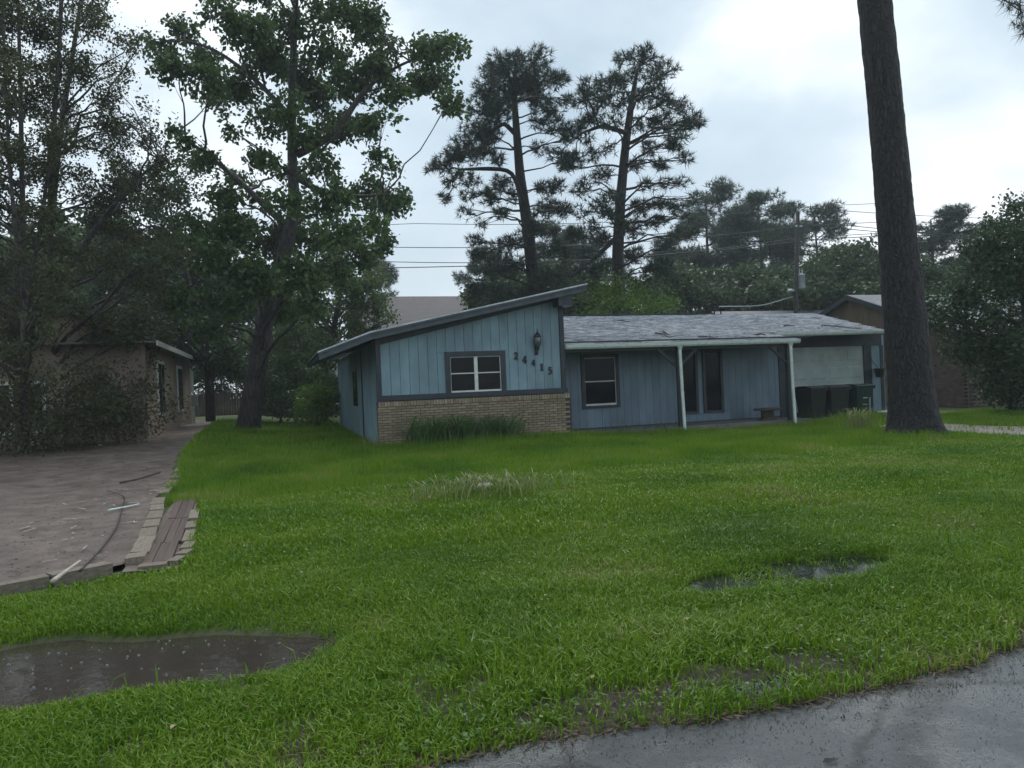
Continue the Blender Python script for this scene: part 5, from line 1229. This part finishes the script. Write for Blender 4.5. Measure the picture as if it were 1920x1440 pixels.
# houses behind
def simple_house(name, label, x0, x1, y0, y1, ze, zr, roofm, wallm, chim=None):
    t = thing(name, label, 'house', ((x0 + x1) / 2, (y0 + y1) / 2, 0)); ox, oy = (x0 + x1) / 2, (y0 + y1) / 2
    a, b_ = x0 - ox, x1 - ox; c, d = y0 - oy, y1 - oy
    MB().prism([(c, 0), (d, 0), (d, ze), (0, zr - .05), (c, ze)], 'x', a, b_).build('wall', wallm, t)
    rf = MB().hexa([(a - .4, c - .5, ze - .05), (b_ + .4, c - .5, ze - .05), (b_ + .4, 0, zr), (a - .4, 0, zr), (a - .4, c - .5, ze + .10), (b_ + .4, c - .5, ze + .10), (b_ + .4, 0, zr + .15), (a - .4, 0, zr + .15)]).build('roof', roofm, t)
    MB().hexa([(a - .4, .002, zr), (b_ + .4, .002, zr), (b_ + .4, d + .5, ze - .05), (a - .4, d + .5, ze - .05), (a - .4, .002, zr + .15), (b_ + .4, .002, zr + .15), (b_ + .4, d + .5, ze + .10), (a - .4, d + .5, ze + .10)]).build('rear_roof', roofm, t)
    n = max(1, int((b_ - a) / 3.5))
    for i in range(n):
        xx_ = a + (i + .5) * (b_ - a) / n; w_ = MB().box(xx_ - .6, xx_ + .6, c - .04, c, ze - 1.6, ze - .5).build('window', m_winwhite, t); MB().box(xx_ - .5, xx_ + .5, c - .05, c - .042, ze - 1.5, ze - .6).build('pane', m_glass, w_)
    return t
yk = 45.0
pa, pb = PY(715, 556, yk + 4), PY(893, 553, yk + 4)
simple_house('dark_roofed_house', 'tall house with a plain dark roof behind the slanted roof', pa[0] - 1.5, pb[0] - .2, yk - 4, yk + 12, 3.4, pa[2] - .15, m_farroof, m_farwall)
pa, pb = PY(1345, 584, 38), PY(1555, 583, 38)
simple_house('grey_roofed_house', 'low house with a long grey roof just above the garage ridge', pa[0], pb[0] + .4, 34, 42, 3.0, pa[2] - .15, m_farroof2, m_farwall)
pa, pb = PY(575, 640, 50), PY(622, 642, 50)
simple_house('small_house', 'small pale roofed house glimpsed left of the slanted roof', pa[0] - .5, pb[0] + 2, 47, 53, 2.4, pa[2] - .1, m_farroof2, m_farwall)

# brick neighbour on the right, gable towards the driveway
rb = thing('brick_house', 'dull brick house with brown boarded gable behind the pine trunk', 'house')
X0 = 24.6; ya, yb_, yr_ = 21.4, 32.4, 26.9; ez, rzg = 2.85, 4.85
MB().prism([(ya, 0), (yb_, 0), (yb_, ez), (ya, ez)], 'x', X0 + .06, X0 + 14).build('wall', m_mortar, rb)
mbk = MB()
for r in range(40):
    z = .03 + r * .0715; y = ya - .02 + (r % 2) * .13
    while y < yb_ - .1: mbk.box(X0 + rng.uniform(-.004, .004), X0 + .059, y, y + .245, z, z + .058); y += .258
    x = X0 + .2 + (r % 2) * .13
    while x < X0 + 6: mbk.box(x, x + .245, ya - .06 + rng.uniform(-.004, .004), ya - .001, z, z + .058); x += .258
tag(mbk.build('brickwork', m_redbrick, rb, recalc=False), kind='stuff')
y = ya - .25
while y < yb_ + .1:
    y1 = y + .295; zt = lambda q: rzg - .06 - abs(q - yr_) * (rzg - ez) / 5.5
    z0_, z1_ = zt(y), zt(y1)
    if min(z0_, z1_) > 2.93: MB().hexa([(X0 - .03, y, 2.9), (X0 + .05, y, 2.9), (X0 + .05, y1, 2.9), (X0 - .03, y1, 2.9), (X0 - .03, y, z0_), (X0 + .05, y, z0_), (X0 + .05, y1, z1_), (X0 - .03, y1, z1_)]).build('gable_board', m_brown, rb)
    y += .305
sl = (rzg - ez) / 5.5
for nm, ye in (('roof', ya - .6), ('rear_roof', yb_ + .6)):
    zz = rzg - sl * abs(ye - yr_); q_ = .001 if nm == 'roof' else -.001
    MB().hexa([(X0 - .35, ye, zz), (X0 + 14.5, ye, zz), (X0 + 14.5, yr_ - q_, rzg), (X0 - .35, yr_ - q_, rzg), (X0 - .35, ye, zz + .08), (X0 + 14.5, ye, zz + .08), (X0 + 14.5, yr_ - q_, rzg + .08), (X0 - .35, yr_ - q_, rzg + .08)]).build(nm, m_farroof2, rb)
    MB().hexa([(X0 - .39, ye, zz - .13), (X0 - .352, ye, zz - .13), (X0 - .352, yr_ - q_, rzg - .13), (X0 - .39, yr_ - q_, rzg - .13), (X0 - .39, ye, zz + .07), (X0 - .352, ye, zz + .07), (X0 - .352, yr_ - q_, rzg + .07), (X0 - .39, yr_ - q_, rzg + .07)]).build('rake_board', m_trim, rb)

# ================================================================== utility pole and cables
UP = D(1490, 600, 40); pb_ = D(1489, 600, 40); pt_ = D(1496, 398, 40)
up = thing('utility_pole', 'tall wooden utility pole with grey transformer behind the garage', 'pole', (pb_[0], pb_[1], 0))
hgt = pt_[2]; tl = (pt_[0] - pb_[0], pt_[1] - pb_[1])
MB().tube([(0 - tl[0] * .4, 0 - tl[1] * .4, 0), (tl[0], tl[1], hgt)], [.14, .10], 10).build('post', m_pole, up, smooth=True)
MB().lathe([(.05, 0), (.08, .03), (.05, .08), (.09, .11), (.04, .17), (0, .22)], (tl[0], tl[1], hgt), 10).build('insulator', m_galv, up, smooth=True)
tr_ = D(1502, 528, 40) - np.array([pb_[0], pb_[1], 0])
o = MB().lathe([(0, -.38), (.19, -.38), (.21, -.33), (.21, .32), (.23, .33), (.23, .36), (.12, .42), (0, .43)], tuple(tr_), 14).build('transformer', m_galv, up, smooth=True)
for a in (-.09, .09): MB().lathe([(.03, .40), (.045, .46), (.03, .52), (.045, .58), (.02, .66), (0, .7)], (tr_[0] + a, tr_[1], tr_[2]), 8).build('bushing', m_galv, o, smooth=True)
bk_ = D(1499, 424, 40) - np.array([pb_[0], pb_[1], 0])
MB().box(bk_[0] - .25, bk_[0] + .15, bk_[1] - .05, bk_[1] + .05, bk_[2] - .05, bk_[2] + .05).build('bracket', m_galv, up)
li = D(1483, 545, 40) - np.array([pb_[0], pb_[1], 0])
MB().lathe([(0, .1), (.12, .08), (.22, -.02), (.2, -.06), (0, -.08)], tuple(li), 12).build('lamp_head', m_galv, up, smooth=True)
def cable(pts_px, k0, r_, label, group='overhead cables', yy=None, sag=.25):
    P = [PY(a, b_, yy) if yy else D(a, b_, k0) for a, b_ in pts_px]; a, b_ = np.array(P[0]), np.array(P[-1]); n = 40
    t_ = np.linspace(-.35, 1.35, n) if yy else np.linspace(0, 1, n); q = a + (b_ - a) * t_[:, None]
    q[:, 2] -= sag * (1 - (2 * np.clip(t_, 0, 1) - 1) ** 2)
    tag(MB().tube(q, r_, 5).build('cable', m_cable), label, 'cable', group)
yw = float(pb_[1])
cable([(1497, 388), (1885, 410)], 40, .016, 'topmost cable running right from the utility pole', sag=.1, yy=None)
cable([(780, 419), (1497, 388)], 40, .014, 'highest cable running left of the pole through the pine tops', yy=yw, sag=.35)
cable([(712, 463), (1497, 424)], 40, .018, 'second cable from the top left of the pole', yy=yw, sag=.4)
cable([(704, 490), (1497, 446)], 40, .018, 'third cable, just above the lowest one', yy=yw, sag=.5)
cable([(726, 502), (1497, 452)], 40, .022, 'lowest of the cables left of the pole', yy=yw, sag=.3)
cable([(1500, 413), (1940, 450)], 40, .02, 'middle cable right of the pole', sag=.1)
cable([(1500, 420), (1940, 455)], 40, .02, 'lower cable right of the pole', sag=.1)
a = D(1486, 556, 40); b_ = np.array([17.2, RY + .25, rz(RY) + .35])
tag(MB().tube(catmull(np.array([a, (a + b_) / 2 - [0, 0, .25], b_]), 12), .025, 5).build('cable', m_galv), 'pale service cable dropping from the pole to the blue house roof', 'cable')

# ================================================================== rain mist over the whole place
mh = bpy.data.materials.new('rain_mist'); mh.use_nodes = True; t = mh.node_tree; t.nodes.clear()
o_ = N(t, 'ShaderNodeOutputMaterial'); pv = N(t, 'ShaderNodeVolumePrincipled'); pv.inputs['Color'].default_value = (.86, .93, 1.0, 1); pv.inputs['Density'].default_value = HAZE; pv.inputs['Anisotropy'].default_value = .2
t.links.new(pv.outputs[0], o_.inputs['Volume'])
if HAZE > 0: tag(MB().box(-262, 262, -262, 262, -1.2, 30).build('haze', mh), kind='stuff')
